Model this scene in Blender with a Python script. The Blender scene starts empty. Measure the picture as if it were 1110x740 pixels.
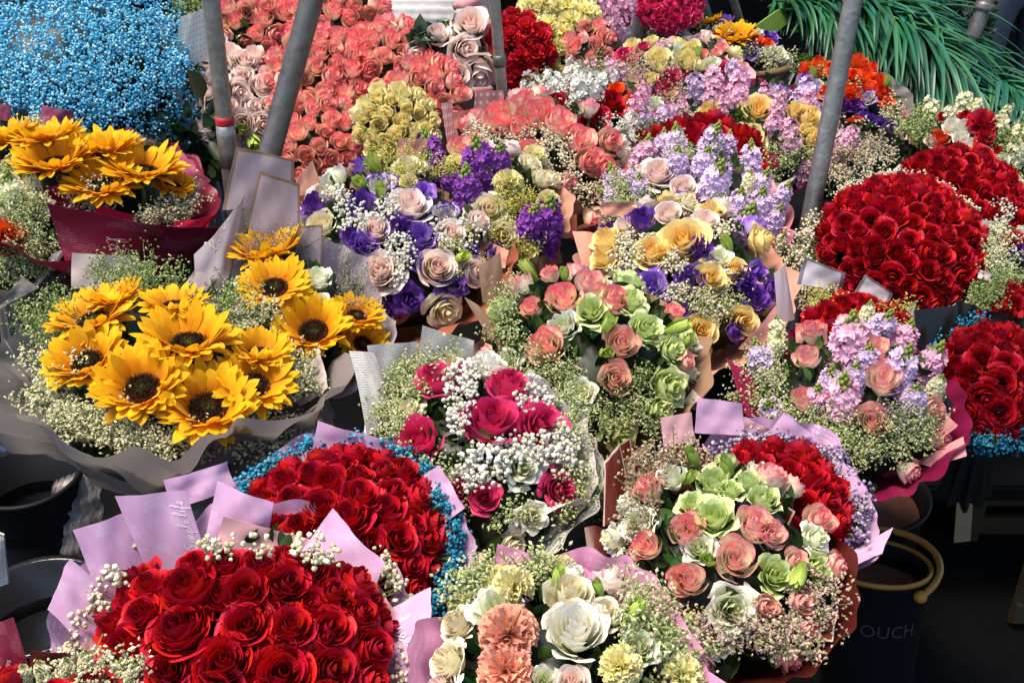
import bpy, math, random
import numpy as np
from mathutils import Vector, Matrix
random.seed(7); RNG = np.random.default_rng(7)
S = bpy.context.scene; COL = S.collection
PI = math.pi
# ------------------------------------------------------------------ camera
CAMZ = 1.75; PITCH = math.radians(30); FOC = 1190.0; W0, H0 = 1110, 740
CAM = np.array([0., 0., CAMZ])
FW = np.array([0, math.cos(PITCH), -math.sin(PITCH)]); RT = np.array([1., 0, 0]); UP = np.array([0, math.sin(PITCH), math.cos(PITCH)])
cd = bpy.data.cameras.new('camera'); cam = bpy.data.objects.new('camera', cd); COL.objects.link(cam)
cam.location = CAM; cam.rotation_euler = (PI/2-PITCH, 0, 0); cd.angle_x = 2*math.atan(W0/2/FOC); cd.clip_end = 200; cd.clip_start = 0.02
S.camera = cam
def ray(px, py):
    d = FW*FOC + RT*(px-W0/2) + UP*(H0/2-py); return d/np.linalg.norm(d)
def at_z(px, py, z): d = ray(px, py); return CAM + d*((z-CAMZ)/d[2])
def at_y(px, py, y): d = ray(px, py); return CAM + d*(y/d[1])
def proj(P): q = np.asarray(P)-CAM; k = FOC/(q @ FW); return W0/2+(q @ RT)*k, H0/2-(q @ UP)*k
def nrm(v): v = np.asarray(v, float); return v/(np.linalg.norm(v)+1e-12)
# ------------------------------------------------------------------ materials
MATS = {}
def newmat(name):
    m = bpy.data.materials.new(name); m.use_nodes = True; nt = m.node_tree
    for n in list(nt.nodes): nt.nodes.remove(n)
    out = nt.nodes.new('ShaderNodeOutputMaterial'); MATS[name] = m
    return m, nt, out
def N(nt, t, **k):
    n = nt.nodes.new(t)
    for a, b in k.items():
        if a.startswith('i_'): n.inputs[a[2:].replace('_', ' ')].default_value = b
        else: setattr(n, a, b)
    return n
def c4(c): return (c[0], c[1], c[2], 1)
def mixc(nt, fac, a, b, bt='MIX'):
    n = nt.nodes.new('ShaderNodeMix'); n.data_type = 'RGBA'; n.blend_type = bt
    for s, v in ((0, fac), (6, a), (7, b)):
        if hasattr(v, 'links') or hasattr(v, 'is_linked'): nt.links.new(v, n.inputs[s])
        elif isinstance(v, (int, float)): n.inputs[s].default_value = v
        else: n.inputs[s].default_value = c4(v)
    return n.outputs[2]
def mth(nt, op, a, b=0.0, clamp=False):
    n = nt.nodes.new('ShaderNodeMath'); n.operation = op; n.use_clamp = clamp
    for s, v in ((0, a), (1, b)):
        if isinstance(v, (int, float)): n.inputs[s].default_value = v
        else: nt.links.new(v, n.inputs[s])
    return n.outputs[0]
def finish(nt, out, col, rough=.5, transl=0., spec=.4, bump=None, bs=.2, metal=0., coat=0.):
    p = N(nt, 'ShaderNodeBsdfPrincipled'); p.inputs['Roughness'].default_value = rough
    p.inputs['Specular IOR Level'].default_value = spec; p.inputs['Metallic'].default_value = metal
    p.inputs['Coat Weight'].default_value = coat; p.inputs['Coat Roughness'].default_value = .2
    if isinstance(col, tuple): p.inputs['Base Color'].default_value = c4(col)
    else: nt.links.new(col, p.inputs['Base Color'])
    if bump is not None:
        b = N(nt, 'ShaderNodeBump'); b.inputs['Strength'].default_value = bs; b.inputs['Distance'].default_value = .004
        nt.links.new(bump, b.inputs['Height']); nt.links.new(b.outputs[0], p.inputs['Normal'])
    if transl > 0:
        t = N(nt, 'ShaderNodeBsdfTranslucent')
        if isinstance(col, tuple): t.inputs[0].default_value = c4(col)
        else: nt.links.new(col, t.inputs[0])
        mx = N(nt, 'ShaderNodeMixShader'); mx.inputs[0].default_value = transl
        nt.links.new(p.outputs[0], mx.inputs[1]); nt.links.new(t.outputs[0], mx.inputs[2]); nt.links.new(mx.outputs[0], out.inputs[0])
    else: nt.links.new(p.outputs[0], out.inputs[0])
    return p
def petal(name, base, tip, centre=None, lo=.3, hi=.95, rough=.5, transl=.22, var=.25, veins=0.):
    """petal colour runs from base to edge (attribute pv.r), centre tint on inner petals (pv.g)"""
    m, nt, out = newmat(name)
    at = N(nt, 'ShaderNodeAttribute'); at.attribute_name = 'pv'
    sp = N(nt, 'ShaderNodeSeparateColor'); nt.links.new(at.outputs['Color'], sp.inputs[0])
    oi = N(nt, 'ShaderNodeObjectInfo')
    tc = N(nt, 'ShaderNodeTexCoord')
    no = N(nt, 'ShaderNodeTexNoise'); no.inputs['Scale'].default_value = 7; no.inputs['Detail'].default_value = 4
    mp = N(nt, 'ShaderNodeMapping'); mp.vector_type='POINT'; nt.links.new(tc.outputs['Object'], mp.inputs[0])
    cb = N(nt, 'ShaderNodeCombineXYZ'); nt.links.new(mth(nt,'MULTIPLY',oi.outputs['Random'],9.), cb.inputs[0]); nt.links.new(cb.outputs[0], mp.inputs['Location'])
    nt.links.new(mp.outputs[0], no.inputs['Vector'])
    v = mth(nt, 'ADD', sp.outputs[0], mth(nt, 'MULTIPLY', mth(nt, 'SUBTRACT', no.outputs[0], .5), .7))
    mr = N(nt, 'ShaderNodeMapRange'); mr.inputs[1].default_value = lo; mr.inputs[2].default_value = hi; mr.interpolation_type='SMOOTHSTEP'
    nt.links.new(v, mr.inputs[0])
    c = mixc(nt, mr.outputs[0], base, tip)
    if centre: 
        g = mth(nt, 'SUBTRACT', 1.0, mth(nt, 'MULTIPLY', sp.outputs[1], 2.2), True)
        c = mixc(nt, g, c, centre)
    hs = N(nt, 'ShaderNodeHueSaturation')
    k = mth(nt, 'ADD', mth(nt, 'MULTIPLY', mth(nt, 'ADD', oi.outputs['Random'], sp.outputs[2]), var), 1-var)
    nt.links.new(k, hs.inputs['Value']); nt.links.new(c, hs.inputs['Color'])
    nt.links.new(mth(nt,'ADD',mth(nt,'MULTIPLY',sp.outputs[2],.016),.492), hs.inputs['Hue'])
    wv = N(nt, 'ShaderNodeTexNoise'); wv.inputs['Scale'].default_value = 22; nt.links.new(mp.outputs[0], wv.inputs['Vector'])
    finish(nt, out, hs.outputs[0], rough, transl, .35, wv.outputs[0], .35)
    return m
petal('rose_red', (.32, .001, .010), (.54, .005, .022), (.28, .001, .008), rough=.55, var=.3, transl=.10)
petal('rose_coral', (.93, .74, .55), (.93, .19, .24), None, .64, 1.02, var=.12)
petal('rose_pinkcream', (.92, .80, .62), (.92, .30, .34), None, .64, 1.04, var=.1)
petal('rose_blush', (.92, .72, .62), (.94, .83, .77), (.92, .66, .58), var=.07)
petal('rose_cream', (.82, .76, .48), (.88, .84, .66), (.84, .70, .42), var=.1)
petal('rose_white', (.80, .80, .60), (.90, .87, .78), None, var=.08)
petal('rose_yellow', (.90, .68, .24), (.92, .78, .38), (.88, .58, .16), var=.12)
petal('rose_lemon', (.88, .76, .32), (.92, .86, .50), (.88, .74, .28), var=.1)
petal('rose_hotpink', (.66, .08, .22), (.80, .05, .20), (.50, .01, .08), rough=.4)
petal('rose_orange', (.75, .14, .02), (.88, .09, .012), (.65, .03, .006))
petal('rose_dusky', (.92, .74, .56), (.90, .32, .32), None, .64, 1.06, var=.1)
petal('lis_purple', (.34, .20, .54), (.14, .035, .34), (.10, .02, .26))
petal('lis_lavender', (.46, .34, .70), (.32, .14, .62), (.20, .06, .50))
petal('lis_edge', (.84, .82, .74), (.16, .03, .44), None, .75, .95)
petal('lis_green', (.52, .66, .20), (.72, .80, .42), (.58, .70, .24), var=.12)
petal('lis_white', (.78, .82, .54), (.90, .90, .80), (.72, .78, .42), var=.1)
petal('bud_green', (.26, .42, .05), (.52, .66, .14), None)
petal('carn_peach', (.86, .44, .26), (.90, .48, .34), None, rough=.65)
petal('carn_yellow', (.90, .78, .32), (.94, .88, .48), None, rough=.65)
petal('carn_lime', (.86, .80, .28), (.92, .86, .46), None, rough=.65)
petal('carn_red', (.34, .003, .012), (.60, .012, .03), None, rough=.6)
petal('stock_purple', (.22, .04, .34), (.28, .06, .40), None, rough=.6)
petal('stock_lilac', (.66, .50, .74), (.74, .56, .76), None, rough=.6)
petal('stock_pink', (.84, .50, .64), (.84, .46, .62), None, rough=.6)
petal('stock_white', (.80, .80, .68), (.88, .87, .80), None, rough=.6)
petal('stock_cream', (.74, .74, .40), (.84, .80, .56), None, rough=.6)
def sunmat():
    m, nt, out = newmat('sun_petal'); at = N(nt, 'ShaderNodeAttribute'); at.attribute_name = 'pv'; sp = N(nt, 'ShaderNodeSeparateColor'); nt.links.new(at.outputs['Color'], sp.inputs[0])
    tc = N(nt, 'ShaderNodeTexCoord'); no = N(nt, 'ShaderNodeTexNoise'); no.inputs['Scale'].default_value = 12; nt.links.new(tc.outputs['Object'], no.inputs['Vector'])
    mr = N(nt, 'ShaderNodeMapRange'); mr.inputs[1].default_value = 0; mr.inputs[2].default_value = .75; nt.links.new(mth(nt, 'ADD', sp.outputs[0], mth(nt, 'MULTIPLY', mth(nt, 'SUBTRACT', no.outputs[0], .5), .8)), mr.inputs[0])
    c = mixc(nt, mr.outputs[0], (.80, .25, .003), (.92, .54, .012))
    vein = mth(nt, 'SINE', mth(nt, 'ADD', mth(nt, 'MULTIPLY', sp.outputs[1], 44.), mth(nt, 'MULTIPLY', no.outputs[0], 3.)))
    hs = N(nt, 'ShaderNodeHueSaturation'); nt.links.new(c, hs.inputs['Color']); nt.links.new(mth(nt, 'ADD', mth(nt, 'MULTIPLY', vein, .07), mth(nt, 'ADD', .78, mth(nt, 'MULTIPLY', sp.outputs[2], .28))), hs.inputs['Value'])
    finish(nt, out, hs.outputs[0], .65, .32, .2, vein, .25)
sunmat()
petal('berry', (.55,.005,.01), (.7,.01,.02), None)
def vcol(name, rough=.6, transl=0., spec=.3):
    m, nt, out = newmat(name)
    at = N(nt, 'ShaderNodeAttribute'); at.attribute_name = 'pv'
    finish(nt, out, at.outputs['Color'], rough, transl, spec); return m
vcol('fill', .65, .18); vcol('leafy', .38, .12, .5); vcol('glossleaf', .36, .12, .5); vcol('disc', .9, 0, .1)
def plain(name, col, rough=.5, metal=0., nscale=0., namt=.25, bs=.15, spec=.4, transl=0., coat=0.):
    m, nt, out = newmat(name)
    if nscale:
        tc = N(nt, 'ShaderNodeTexCoord'); no = N(nt, 'ShaderNodeTexNoise'); no.inputs['Scale'].default_value = nscale; no.inputs['Detail'].default_value = 8; no.inputs['Roughness'].default_value = .65
        nt.links.new(tc.outputs['Object'], no.inputs['Vector'])
        f = mth(nt, 'ADD', mth(nt, 'MULTIPLY', no.outputs[0], 2*namt), 1-namt)
        hs = N(nt, 'ShaderNodeHueSaturation'); hs.inputs['Color'].default_value = c4(col); nt.links.new(f, hs.inputs['Value'])
        finish(nt, out, hs.outputs[0], rough, transl, spec, no.outputs[0], bs, metal, coat)
    else: finish(nt, out, col, rough, transl, spec, None, 0, metal, coat)
    return m
def paper(name, col, edge=None, ew=.05, rough=.5, transl=.15, dots=None, prnt=None, pw=.5, crink=.5, news=False):
    """wrapping paper; printed border, dots or rows of small print follow the sheet's own UVs"""
    m, nt, out = newmat(name)
    uv = N(nt, 'ShaderNodeUVMap'); uv.uv_map = 'UVMap'
    tc = N(nt, 'ShaderNodeTexCoord')
    no = N(nt, 'ShaderNodeTexNoise'); no.inputs['Scale'].default_value = 9; no.inputs['Detail'].default_value = 4; nt.links.new(tc.outputs['Object'], no.inputs['Vector'])
    f = mth(nt, 'ADD', mth(nt, 'MULTIPLY', no.outputs[0], .24), .88)
    hs = N(nt, 'ShaderNodeHueSaturation'); hs.inputs['Color'].default_value = c4(col); nt.links.new(f, hs.inputs['Value'])
    c = hs.outputs[0]
    sx = N(nt, 'ShaderNodeSeparateXYZ'); nt.links.new(uv.outputs[0], sx.inputs[0])
    U, V = sx.outputs[0], sx.outputs[1]
    if prnt:
        rows = mth(nt, 'LESS_THAN', mth(nt, 'FRACT', mth(nt, 'MULTIPLY', V, 34.)), .42)
        n2 = N(nt, 'ShaderNodeTexNoise'); n2.inputs['Scale'].default_value = 1.; mp = N(nt, 'ShaderNodeMapping'); mp.inputs['Scale'].default_value = (90, 34, 1)
        nt.links.new(uv.outputs[0], mp.inputs[0]); nt.links.new(mp.outputs[0], n2.inputs['Vector'])
        n3 = N(nt, 'ShaderNodeTexNoise'); n3.inputs['Scale'].default_value = 2.6; nt.links.new(uv.outputs[0], n3.inputs['Vector'])
        a = mth(nt, 'MULTIPLY', rows, mth(nt, 'GREATER_THAN', n2.outputs[0], .47))
        a = mth(nt, 'MULTIPLY', a, mth(nt, 'GREATER_THAN', n3.outputs[0], .40 if news else .53))
        c = mixc(nt, mth(nt, 'MULTIPLY', a, pw), c, prnt)
    if dots:
        vo = N(nt, 'ShaderNodeTexVoronoi'); vo.inputs['Scale'].default_value = dots[1]; vo.inputs['Randomness'].default_value = 0
        nt.links.new(uv.outputs[0], vo.inputs['Vector'])
        c = mixc(nt, mth(nt, 'LESS_THAN', vo.outputs['Distance'], dots[2]), c, dots[0])
    if edge:
        eu = mth(nt, 'MINIMUM', U, mth(nt, 'SUBTRACT', 1., U)); ev = mth(nt, 'SUBTRACT', 1., V)
        c = mixc(nt, mth(nt, 'LESS_THAN', mth(nt, 'MINIMUM', eu, ev), ew), c, edge)
    n4 = N(nt, 'ShaderNodeTexNoise'); n4.inputs['Scale'].default_value = 14; n4.inputs['Detail'].default_value = 2; nt.links.new(tc.outputs['Object'], n4.inputs['Vector'])
    finish(nt, out, c, rough, transl, .4, n4.outputs[0], crink)
    return m
paper('p_lilac', (.66, .40, .62), prnt=(.88, .80, .88), pw=.45)
paper('p_pink', (.80, .46, .50))
paper('p_rosepink', (.78, .34, .56), prnt=(.86,.62,.76), pw=.4)
paper('p_salmon', (.78, .38, .28)); paper('p_terra', (.34, .11, .06), rough=.42); paper('p_kraft', (.36, .22, .14))
paper('p_polka', (.74, .32, .28), dots=((.86, .82, .76), 4.5, .24))
paper('p_brick', (.12, .018, .012), edge=(.66, .48, .36), ew=.04); paper('p_brickw', (.085, .014, .010), rough=.4, transl=.08)
paper('p_magenta', (.24, .010, .06), rough=.35); paper('p_magentahot', (.78, .04, .26)); paper('p_pinksalmon', (.84, .36, .36))
paper('p_maroon', (.20, .012, .035), prnt=(.5, .25, .28), pw=.4, rough=.4); paper('p_crimson', (.50, .01, .06), rough=.4)
paper('p_plum', (.34, .07, .14), prnt=(.7, .45, .5), pw=.5, rough=.35)
paper('p_grey', (.30, .265, .25), rough=.24, transl=.35, crink=1.); paper('p_beige', (.60, .50, .46), transl=.2)
paper('p_mauve', (.54, .43, .46), edge=(.34, .22, .13), ew=.05, transl=.25); paper('p_mauvep', (.50, .42, .46), transl=.25)
paper('p_whitegrey', (.66, .60, .64), edge=(.22, .20, .22), ew=.09); paper('p_black', (.012, .013, .014), rough=.3)
paper('p_news', (.62, .60, .56), prnt=(.10, .10, .11), pw=.8, news=True); paper('p_white', (.80, .78, .74), crink=.9)
paper('p_wdots', (.78, .77, .72), dots=((.25, .3, .45), 9., .14)); paper('p_peach', (.84, .54, .30)); paper('p_hot', (.85, .03, .30))
plain('steel', (.30, .30, .29), .36, .7, 34, .7, .8); plain('steel_dark', (.16, .15, .14), .42, .65, 30, .8, .8)
plain('rust', (.26, .10, .06), .8, 0, 30, .3); plain('redtape', (.42, .02, .03), .5, 0, 20)
plain('blackplastic', (.005, .006, .008), .5, 0, 8, .3, .1, .2); plain('ochre', (.34, .16, .02), .35, 0, 10, .25)
plain('soil', (.10, .04, .02), .8, 0, 20, .5); plain('asphalt', (.008, .008, .008), .9, 0, 40, .5, .3, .08); plain('cloth', (.005, .005, .006), .95, 0, 30, .4, .3, .08)
plain('stemgreen', (.06, .12, .025), .5, 0, 15); plain('leafdark', (.012, .03, .012), .7, 0, 15, .4)
plain('denim', (.075, .085, .115), .9, 0, 40, .3, .4); plain('jacket', (.012, .013, .022), .85, 0, 30, .3, .4); plain('skin', (.50, .30, .21), .5, 0, 10, .1)
plain('hair', (.012, .010, .009), .5); plain('card', (.42, .29, .17), .8, 0, 20, .2); plain('ink', (.05, .05, .05), .6); plain('inkgrey', (.022, .024, .026), .8)
plain('printwhite', (.85, .75, .80), .5); plain('printgold', (.62, .50, .42), .4); plain('wicker', (.16, .09, .045), .7, 0, 60, .5, .6)
plain('clearwater', (.014, .015, .016), .18, 0, 6, .6, .8, .45); plain('cratewood', (.05, .038, .016), .7, 0, 20, .4); plain('bluecloth', (.015, .03, .09), .7, 0, 12, .5, .5)
plain('net_pink', (.78, .40, .42), .5, 0, 30, .2, .3, .4, .3); plain('net_white', (.84, .74, .74), .5, 0, 30, .1, .3, .4, .3); plain('wood', (.03, .02, .012), .6, 0, 15)
def film():
    m, nt, out = newmat('film')
    g = N(nt, 'ShaderNodeBsdfGlossy'); g.inputs['Roughness'].default_value = .12; g.inputs[0].default_value = (.9, .95, 1, 1)
    t = N(nt, 'ShaderNodeBsdfTransparent'); t.inputs[0].default_value = (.93, .96, .97, 1)
    d = N(nt, 'ShaderNodeBsdfDiffuse'); d.inputs[0].default_value = (.6, .68, .72, 1)
    lw = N(nt, 'ShaderNodeLayerWeight'); lw.inputs[0].default_value = .35
    m1 = N(nt, 'ShaderNodeMixShader'); m1.inputs[0].default_value = .16; nt.links.new(t.outputs[0], m1.inputs[1]); nt.links.new(d.outputs[0], m1.inputs[2])
    m2 = N(nt, 'ShaderNodeMixShader'); nt.links.new(mth(nt, 'MULTIPLY', lw.outputs['Fresnel'], .6), m2.inputs[0])
    nt.links.new(m1.outputs[0], m2.inputs[1]); nt.links.new(g.outputs[0], m2.inputs[2]); nt.links.new(m2.outputs[0], out.inputs[0])
film()
# ------------------------------------------------------------------ mesh buffer
class MB:
    def __init__(s): s.v = []; s.f4 = []; s.f3 = []; s.c = []; s.uv = []; s.n = 0
    def add(s, v, f4=None, f3=None, c=None, uv=None):
        v = np.asarray(v, float).reshape(-1, 3); k = len(v)
        s.v.append(v)
        if f4 is not None and len(f4): s.f4.append(np.asarray(f4, int).reshape(-1, 4)+s.n)
        if f3 is not None and len(f3): s.f3.append(np.asarray(f3, int).reshape(-1, 3)+s.n)
        c = np.zeros((k, 3)) if c is None else np.asarray(c, float)
        if c.ndim == 1: c = np.tile(c, (k, 1))
        s.c.append(c); s.uv.append(np.zeros((k, 2)) if uv is None else np.asarray(uv, float).reshape(-1, 2)); s.n += k
    def mesh(s, name, mats, smooth=True):
        me = bpy.data.meshes.new(name)
        if not s.v: return me
        v = np.concatenate(s.v); f4 = np.concatenate(s.f4) if s.f4 else np.zeros((0, 4), int); f3 = np.concatenate(s.f3) if s.f3 else np.zeros((0, 3), int)
        me.vertices.add(len(v)); me.vertices.foreach_set('co', v.astype(np.float32).ravel())
        idx = np.concatenate([f4.ravel(), f3.ravel()]); me.loops.add(len(idx)); me.loops.foreach_set('vertex_index', idx.astype(np.int32))
        nf = len(f4)+len(f3); me.polygons.add(nf)
        st = np.concatenate([np.arange(len(f4))*4, len(f4)*4+np.arange(len(f3))*3]); me.polygons.foreach_set('loop_start', st.astype(np.int32))
        me.polygons.foreach_set('use_smooth', np.full(nf, smooth))
        c = np.concatenate(s.c); c = np.hstack([c, np.ones((len(c), 1))])
        a = me.color_attributes.new('pv', 'FLOAT_COLOR', 'POINT'); a.data.foreach_set('color', c.astype(np.float32).ravel())
        uvs = np.concatenate(s.uv)[idx]; ul = me.uv_layers.new(name='UVMap'); ul.data.foreach_set('uv', uvs.astype(np.float32).ravel())
        me.update(calc_edges=True); me.validate()
        for m in (mats if isinstance(mats, (list, tuple)) else [mats]): me.materials.append(MATS[m])
        return me
def gridf(a, b, wrap=False):
    """quads for an a x b grid of vertices (row major, b columns); wrap joins the last column to the first"""
    i, j = np.meshgrid(np.arange(a-1), np.arange(b if wrap else b-1), indexing='ij'); i = i.ravel(); j = j.ravel(); j2 = (j+1) % b
    return np.stack([i*b+j, i*b+j2, (i+1)*b+j2, (i+1)*b+j], 1)
def scatter(mb, tv, f4, f3, Ms, Ps, cols, tc=None):
    """many copies of a template: Ms (n,3,3), Ps (n,3), cols (n,3)"""
    n = len(Ps); k = len(tv)
    if n == 0: return
    V = np.einsum('nij,kj->nki', Ms, tv)+Ps[:, None, :]
    off = (np.arange(n)*k)[:, None, None]
    F4 = (f4[None]+off).reshape(-1, 4) if f4 is not None else None
    F3 = (f3[None]+off).reshape(-1, 3) if f3 is not None else None
    C = np.repeat(cols[:, None, :], k, 1)
    if tc is not None: C = C*tc[None]
    mb.add(V.reshape(-1, 3), F4, F3, C.reshape(-1, 3))
def frames(Z, spin=None):
    """orthonormal frames with third column along Z (n,3)"""
    Z = Z/(np.linalg.norm(Z, axis=1, keepdims=True)+1e-9); n = len(Z)
    R = RNG.normal(size=(n, 3)); X = R-(R*Z).sum(1, keepdims=True)*Z; X /= np.linalg.norm(X, axis=1, keepdims=True)+1e-9
    Y = np.cross(Z, X); return np.stack([X, Y, Z], 2)
def frame1(z, spin=None):
    z = nrm(z); a = np.array([0, 0, 1.]) if abs(z[2]) < .9 else np.array([1., 0, 0])
    x = nrm(np.cross(a, z)); y = np.cross(z, x)
    if spin is None: spin = random.uniform(0, 2*PI)
    c, s = math.cos(spin), math.sin(spin); x, y = x*c+y*s, -x*s+y*c
    return np.stack([x, y, z], 1)
def obj(name, me, parent=None, loc=(0, 0, 0), kind=None):
    o = bpy.data.objects.new(name, me); COL.objects.link(o); o.location = loc
    if parent: o.parent = parent
    if kind: o['kind'] = kind
    return o
def tag(o, label, cat, group=None):
    o['label'] = label; o['category'] = cat
    if group: o['group'] = group
    return o
def empty(name, loc, label, cat, group=None):
    o = bpy.data.objects.new(name, None); COL.objects.link(o); o.location = loc; o.empty_display_size = .05
    return tag(o, label, cat, group)
def tube(mb, pts, rad, seg=8, c=(.1, .1, .1), cap=True):
    pts = np.asarray(pts, float); n = len(pts); rad = np.full(n, rad) if np.isscalar(rad) else np.asarray(rad)
    T = np.gradient(pts, axis=0); T /= np.linalg.norm(T, axis=1, keepdims=True)+1e-9
    ref = np.array([.13, .27, .95]); 
    if abs(T[0] @ ref) > .9: ref = np.array([1., 0, .1])
    X = np.cross(T, ref); X /= np.linalg.norm(X, axis=1, keepdims=True)+1e-9; Y = np.cross(T, X)
    a = np.linspace(0, 2*PI, seg, endpoint=False)
    V = pts[:, None]+rad[:, None, None]*(np.cos(a)[None, :, None]*X[:, None]+np.sin(a)[None, :, None]*Y[:, None])
    V = V.reshape(-1, 3); f = gridf(n, seg, True)
    u = np.tile(a/(2*PI), n); w = np.repeat(np.linspace(0, 1, n), seg)
    k = len(V); f3 = []
    if cap:
        V = np.vstack([V, pts[:1], pts[-1:]]); u = np.append(u, [0, 0]); w = np.append(w, [0, 1])
        for j in range(seg):
            f3 += [(k, (j+1) % seg, j), (k+1, (n-1)*seg+j, (n-1)*seg+(j+1) % seg)]
    mb.add(V, f, f3 or None, np.array(c), np.stack([u, w], 1))
# ------------------------------------------------------------------ flowers (unit diameter)
def petal_grid(nu, nv): 
    u, v = np.meshgrid(np.linspace(-1, 1, nu), np.linspace(0, 1, nv)); return u.ravel(), v.ravel()
def rose_mesh(name, mat, n=24, opn=1., ruffle=.012, hi=True, curl=1., height=.75, rmin=.03, sepal=False, seed=0):
    r = random.Random(seed); mb = MB(); nu, nv = (9, 8) if hi else (6, 5); curl *= .75; n += seed % 3
    u, v = petal_grid(nu, nv); F = gridf(nv, nu)
    for i in range(n):
        t = i/(n-1); th = i*2.39996+r.uniform(-.2, .2)
        R = (rmin+(.46-rmin)*t**.9)*(.65+.35*opn)*r.uniform(.93, 1.07)
        A = 1.45*(1-t)+.72*t; H = height*(1-.46*t**1.3*opn)*r.uniform(.95, 1.04)
        rb = .03+.10*t
        ve = v*(1-.14*u**2-.05*u**4)
        w = .35+.65*np.sqrt(ve)
        prof = .55*np.sin(np.clip(ve, 0, 1)*PI*.5)**.8+.45*ve**1.3
        rr = rb+(R-rb)*prof
        belly = np.sin(ve*PI)*(.10*t+.02); rr = rr+belly*(1-.3*t)
        cu = curl*opn*t**.8*np.clip(ve-.60, 0, 1)**1.5
        rr = rr+cu*.75; z = -.38+H*ve-cu*.9*(1+.6*u**2)
        z = z+.025*t*(1-u**2)*ve**4*2
        ph = r.uniform(0, 6); rr = rr*(1+.07*u)+ruffle*np.sin(u*5+ph)*ve**3; z = z+ruffle*np.cos(u*7+ph*2)*ve**3*(.4+t)
        # pinched tip
        z = z+.03*t*np.exp(-(u/.18)**2)*ve**6
        a = th+u*A*w
        V = np.stack([rr*np.cos(a), rr*np.sin(a), z], 1)
        C = np.stack([v, np.full_like(v, t), np.full_like(v, r.random())], 1)
        mb.add(V, F, None, C)
    return mb.mesh(name, mat)
def carnation_mesh(name, mat, n=46, seed=0, hi=True):
    r = random.Random(seed); mb = MB(); nu, nv = (11, 5) if hi else (7, 4); u, v = petal_grid(nu, nv); F = gridf(nv, nu)
    for i in range(n):
        t = (i+.5)/n; el = math.acos(1-t*1.05); az = i*2.39996
        d = np.array([math.sin(el)*math.cos(az), math.sin(el)*math.sin(az), math.cos(el)*.8]); M = frame1(d, r.uniform(0, 6.28))
        L = .5*r.uniform(.88, 1.05); wd = .24
        ph = r.uniform(0, 6)
        z = L*v*(1-.10*u**2)+.025*np.sin(u*16+ph)*v**4
        x = wd*u*v**.8; y = .05*np.sin(u*7+ph)*v**2+.03*np.sin(u*15+ph)*v**3
        V = np.stack([x, y, z], 1) @ M.T; C = np.stack([v, np.full_like(v, .6), np.full_like(v, r.random())], 1); mb.add(V, F, None, C)
    return mb.mesh(name, mat)
def stock_mesh(name, mat, n=30, seed=0, L=1.5):
    r = random.Random(seed); mb = MB(); u, v = petal_grid(5, 4); F = gridf(4, 5)
    for i in range(n):
        t = i/(n-1); zz = -L/2+t*L*.82; rad = (.36-.12*t**2); az = i*2.39996+r.uniform(-.2, .2)
        P = np.array([rad*math.cos(az), rad*math.sin(az), zz+r.uniform(-.04, .04)])
        nrmv = nrm([math.cos(az), math.sin(az), .35+.5*t+r.uniform(-.2, .2)]); M = frame1(nrmv, r.uniform(0, 6)); s = .22*(1-.3*t)*r.uniform(.85, 1.15)
        for k in range(6):
            inner = k > 3; a = k*PI/2+r.uniform(-.2, .2) if not inner else r.uniform(0, 6.28)
            ln = s*(1 if not inner else .6); x0 = ln*v; y0 = ln*.62*u*np.sqrt(v); ph = r.uniform(0, 6)
            z0 = (.25 if not inner else .9)*ln*v+.18*s*np.sin(u*4+ph)*v
            ca, sa = math.cos(a), math.sin(a)
            V = np.stack([x0*ca-y0*sa, x0*sa+y0*ca, z0], 1) @ M.T+P
            C = np.stack([v, np.full_like(v, .7), np.full_like(v, r.random())], 1); mb.add(V, F, None, C)
    me = mb.mesh(name, mat); return me
ICO0 = None
def ico(sub):
    import bmesh
    bm = bmesh.new(); bmesh.ops.create_icosphere(bm, subdivisions=sub, radius=1); bm.verts.ensure_lookup_table()
    v = np.array([x.co[:] for x in bm.verts]); f = np.array([[y.index for y in x.verts] for x in bm.faces]); bm.free(); return v, f
ICOS = {1: ico(1), 2: ico(2)}
OCT = (np.array([[1, 0, 0], [-1, 0, 0], [0, 1, 0], [0, -1, 0], [0, 0, 1], [0, 0, -1.]]), np.array([[4, 0, 2], [4, 2, 1], [4, 1, 3], [4, 3, 0], [5, 2, 0], [5, 1, 2], [5, 3, 1], [5, 0, 3]]))
def stock_tip(name, n=16, seed=0):
    r = random.Random(seed); mb = MB(); v, f = ICOS[1]
    for i in range(n):
        t = i/(n-1); az = i*2.4; rad = .14*(1-t)+.02; s = .075*(1-.45*t)
        mb.add(v*[s, s, s*1.5]+[rad*math.cos(az), rad*math.sin(az), .42+.42*t], None, f, (.22+.1*r.random(), .34, .07))
    tube(mb, [(0, 0, -.9), (0, 0, .8)], .03, 5, (.1, .2, .04)); return mb.mesh(name, 'fill')
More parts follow.
